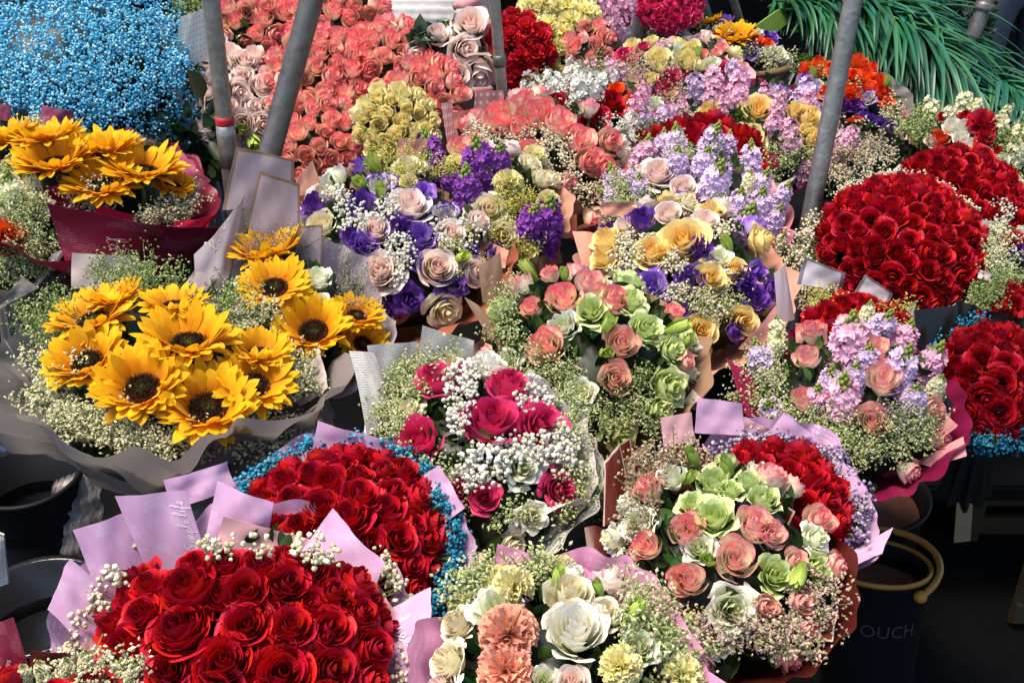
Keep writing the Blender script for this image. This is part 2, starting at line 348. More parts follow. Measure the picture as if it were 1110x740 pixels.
def sunflower_meshes(seed, cup=.35):
    r = random.Random(seed); mb = MB(); u, v = petal_grid(5, 9); F = gridf(9, 5)
    for layer, n in ((0, 26), (1, 26), (2, 16)):
        for i in range(n):
            a = (i+.5*layer+r.uniform(-.22, .22))*2*PI/n; L = r.uniform(.29, .35)*(1-.12*(layer == 2)); wd = r.uniform(.051, .066)
            el = cup+(.26*layer)+r.uniform(-.14, .14)
            prof = np.sin(np.clip(v*1.0, 0, 1)**.95*PI)**.62; prof = np.where(v > .98, .0, prof); prof = np.where(v < .05, .45, prof)
            x = v*L; droop = r.uniform(-.10, .22)
            rr = .165+x*math.cos(el)+.0; z = .015+x*math.sin(el)-droop*L*v**2*1.6
            tw = r.uniform(-.5, .5); y = u*wd*prof
            z = z+np.abs(u)**1.5*prof*.007-.006*np.cos(u*PI*2)*prof*.6+tw*y*v; 
            y = y+r.uniform(-.12, .12)*L*v**2
            ca, sa = math.cos(a), math.sin(a)
            V = np.stack([rr*ca-y*sa, rr*sa+y*ca, z], 1)
            C = np.stack([v, u*.5+.5, np.full_like(v, r.random())], 1); mb.add(V, F, None, C)
    pet = mb.mesh('ray_petals', 'sun_petal')
    mb = MB(); R = .19; nr, ns = 8, 28
    rr = np.linspace(0, 1, nr); a = np.linspace(0, 2*PI, ns, endpoint=False)
    V = np.stack([np.outer(rr*R, np.cos(a)).ravel(), np.outer(rr*R, np.sin(a)).ravel(), np.repeat(.045-.05*rr**3-.018*np.exp(-(rr/.35)**2), ns)], 1)
    mb.add(V, gridf(nr, ns, True), None, (.022, .010, .006))
    n = 420; i = np.arange(n); t = np.sqrt((i+.5)/n); az = i*2.39996
    P = np.stack([R*t*np.cos(az), R*t*np.sin(az), .045-.05*t**3-.018*np.exp(-(t/.35)**2)], 1)
    Z = np.stack([.5*t*np.cos(az), .5*t*np.sin(az), np.ones(n)], 1)+RNG.normal(size=(n, 3))*.15
    cn = np.array([.10, .10, .03]); md = np.array([.020, .009, .005]); rim = np.array([.15, .055, .012])
    w1 = np.clip(1-t/.42, 0, 1)[:, None]; w2 = np.clip((t-.62)/.2, 0, 1)[:, None]
    col = (md*(1-w1)*(1-w2)+cn*w1+rim*w2)*RNG.uniform(.4, 2.6, (n, 1))
    tv = np.array([[1, 0, 0], [-.5, .87, 0], [-.5, -.87, 0], [0, 0, 2.6]])*.0085; tf = np.array([[0, 1, 3], [1, 2, 3], [2, 0, 3]])
    scatter(mb, tv, None, tf, frames(Z)*RNG.uniform(.7, 1.4, (n, 1, 1)), P, col); disc = mb.mesh('flower_disc', 'disc', False)
    mb = MB()
    for i in range(16):
        a = i*2*PI/16; x = v*.24; y = u*.045*(1-v)**.6; rr = .06+x; z = -.06+.09*v-.02*u*u; ca, sa = math.cos(a), math.sin(a)
        mb.add(np.stack([rr*ca-y*sa, rr*sa+y*ca, z], 1), F, None, (.08, .16, .03))
    tube(mb, [(0, 0, -.05), (0, 0, -.7)], .03, 6, (.1, .2, .04)); cal = mb.mesh('calyx', 'leafy')
    return pet, disc, cal
VAR = {}
def build_kinds():
    R = {'rr': ('rose_red', 20, .95, .006), 'rc': ('rose_coral', 16, .6, .010), 'rp': ('rose_pinkcream', 17, .5, .012), 'rb': ('rose_blush', 21, .9, .010),
         'rk': ('rose_cream', 18, 1., .02), 'rw': ('rose_white', 17, .9, .02), 'ry': ('rose_yellow', 19, .95, .02), 'rl': ('rose_lemon', 20, .7, .02),
         'rh': ('rose_hotpink', 18, 1., .02), 'ro': ('rose_orange', 18, 1., .02), 'rd': ('rose_dusky', 17, .5, .012)}
    for k, (m, n, o, rf) in R.items():
        VAR[k] = ('rose', [rose_mesh('rose_bloom', m, n, o*x, rf, seed=s) for s, x in ((1, 1.), (2, .85), (3, 1.1), (11, .7), (12, .95))])
        VAR[k+'-'] = ('rose', [rose_mesh('rose_bloom', m, 15, o*x, rf*1.4, hi=False, seed=s) for s, x in ((4, 1.), (5, .8))])
    L = {'lp': 'lis_purple', 'lv': 'lis_lavender', 'le': 'lis_edge', 'lg': 'lis_green', 'lx': 'lis_white'}
    for k, m in L.items():
        VAR[k] = ('lisianthus', [rose_mesh('lisianthus_bloom', m, 15, x, .04, curl=1.3, rmin=.04, height=.7, seed=s) for s, x in ((6, .9), (7, .6), (8, .75))])
        VAR[k+'-'] = VAR[k]
    VAR['bg'] = ('flower_bud', [rose_mesh('bud', 'bud_green', 8, .1, .01, curl=0, rmin=.05, height=1.15, seed=s) for s in (9, 10)]); VAR['bg-'] = VAR['bg']
    for k, m in {'cp': 'carn_peach', 'cy': 'carn_yellow', 'cr': 'carn_red', 'cl': 'carn_lime'}.items():
        VAR[k] = ('carnation', [carnation_mesh('carnation_bloom', m, 46, s) for s in (1, 2)]); VAR[k+'-'] = ('carnation', [carnation_mesh('carnation_bloom', m, 30, s, False) for s in (3, 4)])
    for k, m in {'sp': 'stock_purple', 'sl': 'stock_lilac', 'si': 'stock_pink', 'sw': 'stock_white', 'sc': 'stock_cream'}.items():
        VAR[k] = ('stock_spike', [stock_mesh('stock_florets', m, 34, s) for s in (1, 2)]); VAR[k+'-'] = ('stock_spike', [stock_mesh('stock_florets', m, 24, s) for s in (3, 4)])
    VAR['sf'] = ('sunflower_head', [sunflower_meshes(s, c) for s, c in ((1, .35), (2, .5), (3, .22), (4, .42))])
    VAR['tip'] = ('bud_tip', [stock_tip('bud_tip', 16, s) for s in (1, 2)])
build_kinds()
# ------------------------------------------------------------------ bouquets
LEAF_V = None
def leaf_template():
    u, v = petal_grid(3, 6); w = np.sin(v**.85*PI)**.7*.26; w = np.where(v > .98, .01, w)
    return np.stack([u*w, np.abs(u)*w*.35-.12*v**2, v], 1), gridf(6, 3)
LEAF_V, LEAF_F = leaf_template()
def blade_template():
    u, v = petal_grid(3, 5); w = np.sin(np.clip(v, .02, .98)*PI)**.5*.045
    return np.stack([u*w, np.abs(u)*w*.4-.25*v**2, v], 1), gridf(5, 3)
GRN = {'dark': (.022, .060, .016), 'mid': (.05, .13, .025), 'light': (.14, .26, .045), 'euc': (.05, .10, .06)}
FILLC = {'cas': [(.56, .60, .28), (.72, .72, .44), (.30, .40, .14), (.44, .50, .20)], 'yel': [(.74, .62, .10), (.60, .56, .12), (.5, .5, .16)],
         'cream': [(.76, .74, .46), (.82, .80, .60), (.5, .54, .28), (.62, .62, .36)], 'brown': [(.36, .26, .17), (.50, .42, .28), (.24, .16, .10)], 'grn': [(.30, .38, .12), (.46, .52, .22), (.16, .24, .07)],
         'pinkish': [(.70, .48, .46), (.62, .5, .3), (.4, .36, .2)], 'mauve': [(.30, .24, .27), (.42, .36, .36), (.2, .17, .17)]}
GYPC = {'white': [(.82, .80, .70), (.86, .85, .80), (.66, .66, .50)], 'cream': [(.80, .72, .50), (.84, .80, .64), (.62, .56, .34)], 'blue': [(.02, .26, .42), (.01, .16, .30), (.08, .38, .50)],
        'sky': [(.10, .54, .80), (.26, .70, .88), (.05, .42, .72), (.46, .80, .90)], 'purple': [(.32, .22, .44), (.48, .40, .52), (.18, .10, .30), (.55, .50, .50)]}
class Bq:
    def __init__(s, label, cx, cy, rx, z=.74, tau=None, h=.55, az=0., group=None, name='flower_bouquet', cat='bouquet', seed=None, near=None):
        s.C = at_z(cx, cy, z) if z > 0 else at_y(cx, cy, -z)
        view = nrm(CAM-s.C); e = math.asin(view[2]); dist = np.linalg.norm(s.C-CAM); s.dist = dist
        depth = (s.C-CAM) @ FW; s.ppm = FOC/depth; s.R = rx/s.ppm
        if tau is None: tau = math.degrees((PI/2-e)/2)
        tau = math.radians(tau); azr = math.radians(az)
        hz = nrm([view[0], view[1], 0]); c, sn = math.cos(azr), math.sin(azr); hz = np.array([hz[0]*c-hz[1]*sn, hz[0]*sn+hz[1]*c, 0])
        s.a = nrm(hz*math.sin(tau)+np.array([0, 0, math.cos(tau)]))
        X = RT-(RT @ s.a)*s.a; s.X = nrm(X); s.Y = np.cross(s.a, s.X); s.h = h*s.R; s.M = np.stack([s.X, s.Y, s.a], 1)
        s.sc = np.array([s.R, s.R, s.h]); s.near = near if near is not None else s.ppm > 480
        L = 1.15*s.R; s.tie = s.C-s.a*L; s.loc = np.array([s.tie[0], s.tie[1], max(.30, min(.5, s.tie[2]-.12))])
        s.root = empty(name, s.loc, label, cat, group); s.n = 0; s.sz = []
    def hit(s, px, py, k=1.):
        o = (s.M.T @ (CAM-s.C))/s.sc; d = (s.M.T @ ray(px, py))/s.sc; k2 = k*k
        A = d @ d; B = 2*o @ d; Cc = o @ o-k2; D = B*B-4*A*Cc
        if D > 0: p = o+d*((-B-math.sqrt(D))/(2*A))
        else:
            p = o+d*(-B/(2*A)); 
            p = nrm(p)*k
        if p[2] < -.25: p[2] = -.25
        return s.C+s.M @ (p*s.sc), s.nl(p)
    def nl(s, p): return nrm(s.M @ (p/s.sc))
    def sph(s, th, ph, k=1.):
        p = np.array([math.sin(th)*math.cos(ph), math.sin(th)*math.sin(ph), math.cos(th)]); return s.C+s.M @ (p*s.sc*k), s.nl(p)
    def put(s, kind, P, n, size, tilt=.15, lift=0., spin=None):
        key = kind if s.near else kind+'-'
        if kind in ('sf', 'tip'): key = kind
        nm, ms = VAR[key]; me = random.choice(ms)
        n = nrm(n+RNG.normal(size=3)*tilt)
        if kind[0] == 's' and kind != 'sf': n = nrm(n*.5+np.array([0, 0, .75])+RNG.normal(size=3)*.1)
        M = frame1(n, spin); sc = size*(1.12 if kind != 'sf' else 1.12)
        if kind != 'sf': sc = sc*random.uniform(.94, 1.06)
        T = Matrix.Translation(Vector(P+n*lift*size-s.loc)) @ Matrix(M.tolist()).to_4x4() @ Matrix.Diagonal((sc, sc, sc*(1 if kind != 'bg' else 1.15), 1))
        if kind == 'sf':
            root = obj('sunflower_head', me[0], s.root); root.matrix_local = T
            obj('flower_disc', me[1], root); obj('calyx', me[2], root); return root
        o = obj(nm, me, s.root); o.matrix_local = T; s.n += 1
        if kind[0] == 's' and s.near:
            t = obj('bud_tip', random.choice(VAR['tip'][1]), o); 
        return o
    def fl(s, kind, lst, tilt=.16, k=.98, lift=0.):
        """blooms at stated picture positions, set on the bouquet's dome: (px, py, diameter in px)"""
        for it in lst:
            P, n = s.hit(it[0], it[1], k); dep = (P-CAM) @ FW; size = it[2]*dep/FOC
            if kind == 'sf': n = nrm(n*.6+((it[3] if len(it) > 3 else .25)-.25)*nrm(CAM-P)+np.array([0, 0, .55]))
            s.put(kind, P, n, size, .05 if kind == 'sf' else tilt, lift); s.sz.append((P, size))
    def dome(s, kind, px_size, thmax=1.45, k=.98, tilt=.22, keep=None, over=1.2):
        over *= 1.08 if kind == 'rr' else 1.
        """blooms evenly over the whole dome"""
        d = px_size/s.ppm; R, h = s.R, s.h; area = 2*PI*R*R*((1+(h/R)**1.6)/2)*(1-math.cos(thmax)); n = min(100, int(area/(d*d*.80)))
        for i in range(n):
            t = (i+.5)/n; th = math.acos(1-t*(1-math.cos(thmax))); ph = i*2.39996
            P, nn = s.sph(th, ph+random.uniform(-.12, .12), k)
            if keep and not keep(P): continue
            s.put(kind, P, nn, d*over*random.uniform(.82, 1.16), tilt, random.uniform(-.06, .08))
    def extra(s, kinds, n, px):
        for i in range(n*6):
            if n <= 0: break
            t = random.random(); P, nn = s.sph(math.acos(1-t*.95), random.uniform(0, 2*PI), .93); d = px/s.ppm*random.uniform(.85, 1.15)
            if any(np.linalg.norm(P-q) < .42*(z+d) for q, z in s.sz): continue
            s.put(random.choice(kinds), P, nn, d, .25); s.sz.append((P, d)); n -= 1
    def pxfill(s, kind, test, box, px_size, k=.98, tilt=.25, over=1.2, maxn=100):
        x0, y0, x1, y1 = box; y = y0; row = 0; n = 0
        while y < y1:
            x = x0+(px_size/2 if row % 2 else 0)
            while x < x1:
                a, b = x+random.uniform(-.2, .2)*px_size, y+random.uniform(-.2, .2)*px_size
                if test(a, b) and n < maxn:
                    P, nn = s.hit(a, b, k); dep = (P-CAM) @ FW; s.put(kind, P, nn, px_size*over*dep/FOC*random.uniform(.85, 1.15), tilt, random.uniform(-.1, .1)); n += 1
                x += px_size
            y += px_size*.84; row += 1
    # ---- point sets for fillers
    def pts(s, n, zone):
        out = []
        for i in range(n):
            if zone == 'all': th = math.acos(1-random.random()*.97); ph = random.uniform(0, 2*PI)
            elif zone[0] == 'ring':
                th = math.radians(random.uniform(zone[1], zone[2])); a0, a1 = (zone[3], zone[4]) if len(zone) > 3 else (0, 360); ph = math.radians(random.uniform(a0, a1))
            else:  # ('px', x, y, rx[, ry])
                r = math.sqrt(random.random()); a = random.uniform(0, 2*PI); ry = zone[4] if len(zone) > 4 else zone[3]
                P, nn = s.hit(zone[1]+r*math.cos(a)*zone[3], zone[2]+r*math.sin(a)*ry); out.append((P, nn)); continue
            out.append(s.sph(th, ph))
        return np.array([o[0] for o in out]), np.array([o[1] for o in out])
    def part(s, name, mb, mat, kind=None, smooth=True):
        for a in mb.v: a -= s.loc
        return obj(name, mb.mesh(name, mat, smooth), s.root, kind=kind)
    def gyp(s, spec, col='white', ball=.0042, name='babys_breath'):
        ball0 = ball
        mb = MB(); cols = np.array(GYPC[col]); tv, tf = ICOS[2 if s.near and ball*s.ppm > 2.6 else 1]
        for n, zone, lift in spec:
            n = max(6, int(n*(.62 if n < 500 else 1.))); P, Nn = s.pts(n, zone); k = 8; lift = lift*.7; ball = ball0*.74
            base = P+Nn*lift*s.R*RNG.uniform(.5, 1.3, (n, 1))
            if s.near:
                for j in range(0, n):
                    tube(mb, [P[j]-Nn[j]*.03, base[j]*.5+P[j]*.5+RNG.normal(size=3)*.003, base[j]], .0006, 3, (.16, .22, .07), False)
            off = RNG.normal(size=(n, k, 3)); off = off/np.linalg.norm(off, axis=2, keepdims=True)*RNG.uniform(.9, 5.2, (n, k, 1))*ball
            Q = (base[:, None]+off).reshape(-1, 3); m = len(Q); sc = ball*RNG.uniform(.5, 1.25, (m, 1, 1))
            cc = cols[RNG.integers(0, len(cols), m)]*RNG.uniform(.8, 1.1, (m, 1))
            tv2 = tv*(1+.30*np.sin(tv[:, :1]*5+tv[:, 1:2]*4)*np.cos(tv[:, 2:]*6+tv[:, :1]*3))
            scatter(mb, tv2, None, tf, frames(RNG.normal(size=(m, 3)))*sc, Q, cc)
        return s.part(name, mb, 'fill', 'stuff')
    def cas(s, spec, col='cas', fleck=.0021, name='filler_sprigs', per=30, ln=.046, spread=.7):
        mb = MB(); cols = np.array(FILLC[col]); tv, tf = OCT
        fleck *= .82
        if not s.near: fleck *= 1.25; per = int(per*.6)
        for n, zone, lift in spec:
            n = max(4, int(n*.5)); P, Nn = s.pts(n, zone); lift = lift*.55-.01
            D = Nn*.9+RNG.normal(size=(n, 3))*.42+np.array([0, 0, .2]); D /= np.linalg.norm(D, axis=1, keepdims=True)
            L = ln*RNG.uniform(.5, 1.15, (n, 1)); B = P-Nn*.02+Nn*lift*s.R
            side = RNG.normal(size=(n, 3)); 
            for j in range(n):
                tube(mb, [B[j]-D[j]*.02, B[j]+D[j]*L[j]*.5, B[j]+D[j]*L[j]+side[j]*.006], .0008, 3, (.14, .22, .05), False)
            t = RNG.uniform(.15, 1.05, (n, per, 1)); lat = RNG.normal(size=(n, per, 3))*(.010*spread*(.5+t))*(1.3-t*.5)
            Q = (B[:, None]+D[:, None]*L[:, None]*t+lat).reshape(-1, 3); m = len(Q)
            cc = cols[RNG.integers(0, len(cols), m)]*RNG.uniform(.75, 1.12, (m, 1))
            scatter(mb, tv*[1, 1, 1.7], None, tf, frames(RNG.normal(size=(m, 3)))*(fleck*RNG.uniform(.6, 1.3, (m, 1, 1))), Q, cc)
        return s.part(name, mb, 'fill', 'stuff', False)
    def leaves(s, spec, col='dark', size=.032, name='foliage', core=True, mat='leafy', var=.5):
        mb = MB()
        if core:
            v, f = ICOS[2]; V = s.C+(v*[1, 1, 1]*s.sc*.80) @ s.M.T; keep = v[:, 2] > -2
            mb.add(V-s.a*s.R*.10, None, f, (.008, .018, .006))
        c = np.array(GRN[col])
        for n, zone, lift in spec:
            P, Nn = s.pts(n, zone); D = Nn*.9+s.a*.5+RNG.normal(size=(n, 3))*.6
            F = frames(D); sc = size*RNG.uniform(.55, 1.2, (n, 1, 1))
            cc = c*RNG.uniform(1-var, 1+var, (n, 1))*np.stack([RNG.uniform(.8, 1.5, n), np.ones(n), RNG.uniform(.7, 1.2, n)], 1)
            scatter(mb, LEAF_V, LEAF_F, None, F*sc, s.C+(P-s.C)*.86+Nn*lift*s.R-D*size*.4, cc)
        return s.part(name, mb, mat, 'stuff')
    def wrap(s, mat, Rw=1.1, ruf=.06, nr=7, lip=.10, L=None, front=0., inner=None, corner=.10, nc=5, seed=None, top=0., back=.22, lipf=0., crump=.035):
        L = L or 1.15*s.R; r = random.Random(s.C[0]*77+s.C[1]*31); p1, p2, p3 = [r.uniform(0, 6.28) for _ in range(3)]
        mb = MB(); nv, nu = 22, 180; a = np.linspace(0, 2*PI, nu, endpoint=False); rows = []
        Rr = s.R*Rw*.90; w = .05*s.R+.02
        uvs = []
        kn = 13; ka = np.sort(np.linspace(0, 2*PI, kn, endpoint=False)+np.array([r.uniform(-.16, .16) for _ in range(kn)])); ka = np.append(ka, ka[0]+2*PI)
        kr = np.array([r.uniform(-1, 1) for _ in range(kn)]); kr[::2] = np.abs(kr[::2]); kr[1::2] = -np.abs(kr[1::2]); kr = np.append(kr, kr[0])
        kh = np.array([r.uniform(-.3, 1) if q % 3 else r.uniform(.6, 1.) for q in range(kn)]); kh = np.append(kh, kh[0])
        aa = np.where(a < ka[0], a+2*PI, a); fr = np.interp(aa, ka, kr); fh = np.interp(aa, ka, kh); sm = .4*np.sin(2*a+p1)+.3*np.sin(3*a+p2)
        for i in range(nv):
            t = i/(nv-1); rad = w+(Rr-w)*t**.75*(1+lip*max(0, t-.75)*2)
            rad = rad*(1+(t**1.3)*(ruf*1.1*fr+ruf*.8*sm)+.012*t*np.sin(9*a+p3+t*3)+.012*t*(1-.7*t)*np.abs(np.sin(11*a+p1+2*np.sin(2*a+t*2)))+.011*t*np.sin(19*a+p2+4*t)*np.sin(3*a+p1+5*t))
            fz = np.clip(-np.sin(a)+.25, 0, 1.2)*lipf*t**2; rad = rad*(1+fz*(.75+.12*np.sin(7*a+p2)))
            hgt = -L+fz*Rr*1.7+L*t*(1+top)+Rr*corner*t**4*(fh+.3*sm)-front*Rr*t**2*np.clip(-np.sin(a), 0, 1)-back*Rr*t**2*np.clip(np.sin(a), 0, 1)**.7
            cw = crump*Rr*t*(np.abs(np.sin(5*a+t*9+p1))*np.sin(13*a-t*14+p2)+.6*np.sin(23*a+t*21+p3)*np.sin(4*a-t*6)); rad = rad+cw; hgt = hgt+cw*.7*np.sin(6*a+p1)
            rows.append(s.C+np.outer(rad*np.cos(a), s.X)+np.outer(rad*np.sin(a), s.Y)+np.outer(hgt, s.a)); uvs.append(np.stack([a/(2*PI)*3 % 1, np.full(nu, t*.9)], 1))
        V = np.concatenate(rows); mb.add(V, gridf(nv, nu, True), None, None, np.concatenate(uvs))
        # gathered tail under the tie
        rows = []
        for i in range(5):
            t = i/4; rad = (w+.5*w*t)*(1+.25*t*np.sin(9*a+p2)); c = s.tie+(s.loc-s.tie)*t*np.array([1, 1, 1.])
            rows.append(c+np.outer(rad*np.cos(a), s.X)+np.outer(rad*np.sin(a), s.Y))
        mb.add(np.concatenate(rows), gridf(5, nu, True))
        return s.part('wrapping_paper', mb, mat)
    def flap(s, mat, quad, curl=.10, bend=.10, push=0., text=None, name='paper_flap', roll=None):
        """sheet corner standing at the rim: quad = base-left, base-right, tip-right, tip-left in the picture, put in an upright plane at the rim"""
        bm = np.mean(quad[:2], 0); allm = np.mean(quad, 0)
        # rim plane hit
        d = ray(*bm); t = ((s.C-CAM) @ s.a)/(d @ s.a); B = CAM+d*t; rv = B-s.C
        rl = np.linalg.norm(rv); 
        if rl > 1.35*s.R: 
            t = ((s.C+rv/rl*s.R-CAM) @ FW)/(d @ FW); B = CAM+d*t; rv = B-s.C
        radial = nrm(rv-(rv @ s.a)*s.a); n = nrm(radial*.55-s.a*.25); vd = nrm(B-CAM)
        if n @ vd < 0: n = -n*.4
        n = nrm(n*.8+vd*.6); B = B+radial*push*s.R
        Q = []
        for q in quad: d = ray(*q); Q.append(CAM+d*(((B-CAM) @ n)/(d @ n)))
        Q = np.array(Q); mb = MB(); nu, nv = 13, 13; uu, vv = np.meshgrid(np.linspace(0, 1, nu), np.linspace(0, 1, nv)); u = uu.ravel(); v = vv.ravel()
        wdt = np.linalg.norm(Q[1]-Q[0]+Q[2]-Q[3])/2; hgt = np.linalg.norm(Q[3]+Q[2]-Q[0]-Q[1])/2; ph = random.uniform(0, 6)
        c1, c2 = random.uniform(.25, .7), random.uniform(-.4, .4)
        def f(u, v, off=0.):
            P = (1-u)[:, None]*(1-v)[:, None]*Q[0]+u[:, None]*(1-v)[:, None]*Q[1]+u[:, None]*v[:, None]*Q[2]+(1-u)[:, None]*v[:, None]*Q[3]
            z = bend*wdt*(1-(2*u-1)**2)-curl*hgt*v**3*1.2+.02*wdt*np.sin(5*u+3*v+ph)+.012*wdt*np.sin(11*u-6*v+ph)
            z = z+.13*wdt*np.abs(u-c1-c2*v)+.07*wdt*np.abs(v-.55-c2*u)+.008*wdt*np.sin(23*u+9*v+ph)
            if roll: z = z+roll*wdt*np.clip((u-.78)/.22, 0, 1)**2+(-roll)*wdt*0
            return P+n*(-z-off)[:, None]
        mb.add(f(u, v), gridf(nv, nu), None, None, np.stack([u, v], 1)); mb.add(f(u, v, -.0007), gridf(nv, nu)[:, ::-1], None, None, np.stack([u, v], 1))
        # edge strip of the sheet, with its own vertices
        e = [i for i in range(nu)]+[i*nu+nu-1 for i in range(1, nv)]+[(nv-1)*nu+i for i in range(nu-2, -1, -1)]+[i*nu for i in range(nv-2, 0, -1)]
        A, Bk = mb.v[0][e], mb.v[1][e]; m = len(e); euv = np.stack([u, v], 1)[e]; mb.add(np.vstack([A, Bk]), np.array([[i, (i+1) % m, m+(i+1) % m, m+i] for i in range(m)]), None, None, np.vstack([euv, euv]))
        o = s.part(name, mb, mat)
        if text:
            for tx in (text if isinstance(text, list) else [text]):
                word, u0, v0, size, rot, mt = tx; tv, tfs = script(word) if mt != 'ink' and mt != 'inkgrey' else block(word)
                asp = wdt/hgt; c, sn = math.cos(rot), math.sin(rot); x = tv[:, 0]*size; y = tv[:, 1]*size
                U = u0+(x*c-y*sn); Vv = v0+(x*sn+y*c)*asp
                ok = (U > -.02) & (U < 1.02) & (Vv > -.05) & (Vv < 1.02)
                P = f(np.clip(U, 0, 1), np.clip(Vv, 0, 1), .0010); m2 = MB(); m2.add(P-s.loc, tfs[0], tfs[1]); obj('lettering', m2.mesh('lettering', mt), o)
        return o
_blk = {}
def block(word):
    if word in _blk: return _blk[word]
    cu = bpy.data.curves.new('t', 'FONT'); cu.body = word; cu.size = 1; cu.resolution_u = 2; o = bpy.data.objects.new('t', cu); COL.objects.link(o)
    dg = bpy.context.evaluated_depsgraph_get(); me = bpy.data.meshes.new_from_object(o.evaluated_get(dg))
    v = np.array([x.co[:] for x in me.vertices]); f3 = []; 
    for p in me.polygons:
        vs = list(p.vertices)
        for i in range(1, len(vs)-1): f3.append((vs[0], vs[i], vs[i+1]))
    bpy.data.objects.remove(o); bpy.data.curves.remove(cu); bpy.data.meshes.remove(me)
    _blk[word] = (v[:, :2], (None, np.array(f3))); return _blk[word]
GLY = {  # cursive strokes, each glyph within its own advance
 'S': (.75, [(.62,.92),(.45,1.02),(.22,.92),(.2,.72),(.42,.52),(.48,.25),(.3,.02),(.05,.1),(.1,.25),(.4,.08),(.75,.1)]),
 'L': (.7, [(.1,.75),(.25,1.0),(.42,.95),(.35,.6),(.2,.15),(.05,.05),(.2,.12),(.45,.0),(.7,.12)]),
 'R': (.8, [(.2,.0),(.3,.95),(.62,.98),(.6,.62),(.28,.5),(.5,.3),(.62,.02),(.8,.1)]),
 'i': (.3, [(0,.1),(.15,.42),(.12,.08),(.3,.1)]), 'l': (.35, [(0,.1),(.28,.8),(.2,1.0),(.1,.7),(.14,.08),(.35,.1)]),
 'm': (.6, [(0,.1),(.08,.4),(.1,.02),(.2,.38),(.27,.3),(.27,.02),(.38,.4),(.46,.3),(.46,.05),(.6,.1)]), 'n': (.45, [(0,.1),(.08,.4),(.1,.02),(.22,.4),(.3,.3),(.3,.05),(.45,.1)]),
 'g': (.45, [(.0,.1),(.3,.38),(.12,.4),(.1,.1),(.28,.1),(.32,.38),(.24,-.4),(.05,-.35),(.45,.12)]), 'p': (.45, [(0,.1),(.1,.42),(.06,-.4),(.14,.35),(.32,.35),(.3,.08),(.14,.08),(.45,.1)]),
 'o': (.42, [(0,.2),(.2,.42),(.08,.25),(.14,.05),(.3,.15),(.26,.4),(.42,.32)]), 'v': (.4, [(0,.3),(.08,.4),(.16,.04),(.3,.4),(.4,.34)]),
 'e': (.36, [(0,.1),(.22,.25),(.18,.42),(.06,.3),(.1,.05),(.36,.12)]), 'f': (.4, [(0,.1),(.28,.85),(.18,1.0),(.1,.3),(.1,-.4),(.2,-.3),(.14,.1),(.4,.12)]), 'r': (.36, [(0,.1),(.1,.45),(.22,.38),(.2,.05),(.36,.1)]),
 'u': (.45, [(0,.1),(.08,.4),(.1,.08),(.26,.06),(.3,.4),(.3,.06),(.45,.1)]), ' ': (.3, [])}
def script(word):
    key = '~'+word
    if key in _blk: return _blk[key]
    x = 0; V = []; F = []
    for ch in word:
        adv, pts = GLY[ch]
        if pts:
            p = np.array([(x+a+b*.25, b) for a, b in pts]); n = len(p); t = np.linspace(0, n-1, n*5)
            P = []
            for q in t:  # Catmull-Rom
                i = min(int(q), n-2); f = q-i; p0, p1, p2, p3 = p[max(i-1, 0)], p[i], p[i+1], p[min(i+2, n-1)]
                P.append(.5*((2*p1)+(-p0+p2)*f+(2*p0-5*p1+4*p2-p3)*f*f+(-p0+3*p1-3*p2+p3)*f**3))
            P = np.array(P); T = np.gradient(P, axis=0); T /= np.linalg.norm(T, axis=1, keepdims=True)+1e-9; Nn = np.stack([-T[:, 1], T[:, 0]], 1)*.028
            k = len(V); m = len(P)
            for i in range(m): V += [P[i]+Nn[i], P[i]-Nn[i]]
            F += [(k+2*i, k+2*i+1, k+2*i+3, k+2*i+2) for i in range(m-1)]
        x += adv
    _blk[key] = (np.array(V), (np.array(F), None)); return _blk[key]
# ------------------------------------------------------------------ the bouquets of the stall, front to back
GR = 'round red rose bouquets on the stall'
# --- big red rose bouquet, front left, lilac print paper
b = Bq('large round red rose bouquet with cream babys breath in printed lilac paper, front left', 266, 708, 168, z=.76, h=.62, group=GR)
b.wrap('p_lilac', 1.24, .09, corner=.20, back=.08)
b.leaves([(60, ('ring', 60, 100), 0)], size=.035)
b.fl('rr', [(206,639,68),(265,641,54),(312,634,56),(154,668,50),(194,685,68),(267,678,58),(315,679,54),(358,681,54),(136,700,48),(242,718,66),(307,729,66),(182,728,50),(360,726,56),
 (213,614,44),(245,611,42),(280,613,44),(162,634,44),(336,620,44),(361,645,48),(312,605,36),(390,665,46),(405,703,50),(400,738,50),(128,728,44),(232,758,64),(290,772,66),(350,768,60),(180,765,60)], .12, .97)
b.gyp([(60, ('ring', 76, 96, 130, 200), .12), (16, ('px', 120, 640, 22, 20), .11), (9, ('px', 235, 606, 26, 8), .16), (12, ('px', 300, 604, 40, 8), .18), (70, ('ring', 76, 96, -20, 40), .10), (7,('px',345,614,24,8),.16)], 'cream', .0040)
b.flap('p_lilac', [(108,655),(162,628),(136,556),(78,574)], .06, .08, text=[('love', .15, .15, .16, 1.5, 'printwhite')])
b.flap('p_lilac', [(160,622),(222,604),(202,532),(124,537)], .05, .06, text=[('Simple life', .90, .16, .20, 1.57, 'printwhite')])
b.flap('p_lilac', [(220,592),(290,580),(296,542),(236,522)], .08, .10)
b.flap('p_pink', [(230,602),(320,614),(339,582),(243,557)], .02, .04)
b.flap('p_lilac', [(318,612),(402,660),(423,606),(360,551)], .05, .08, text=[('free', .28, .30, .18, .3, 'printwhite')])
b.flap('p_pink', [(392,655),(424,690),(440,672),(408,630)], .04, .05)
b.flap('p_lilac', [(408,670),(432,748),(480,712),(467,636)], .04, .10, text=[('free', .25, .22, .30, .5, 'printwhite')])
b.flap('p_lilac', [(94,708),(118,650),(74,606),(54,660)], .12, .10, roll=.15)
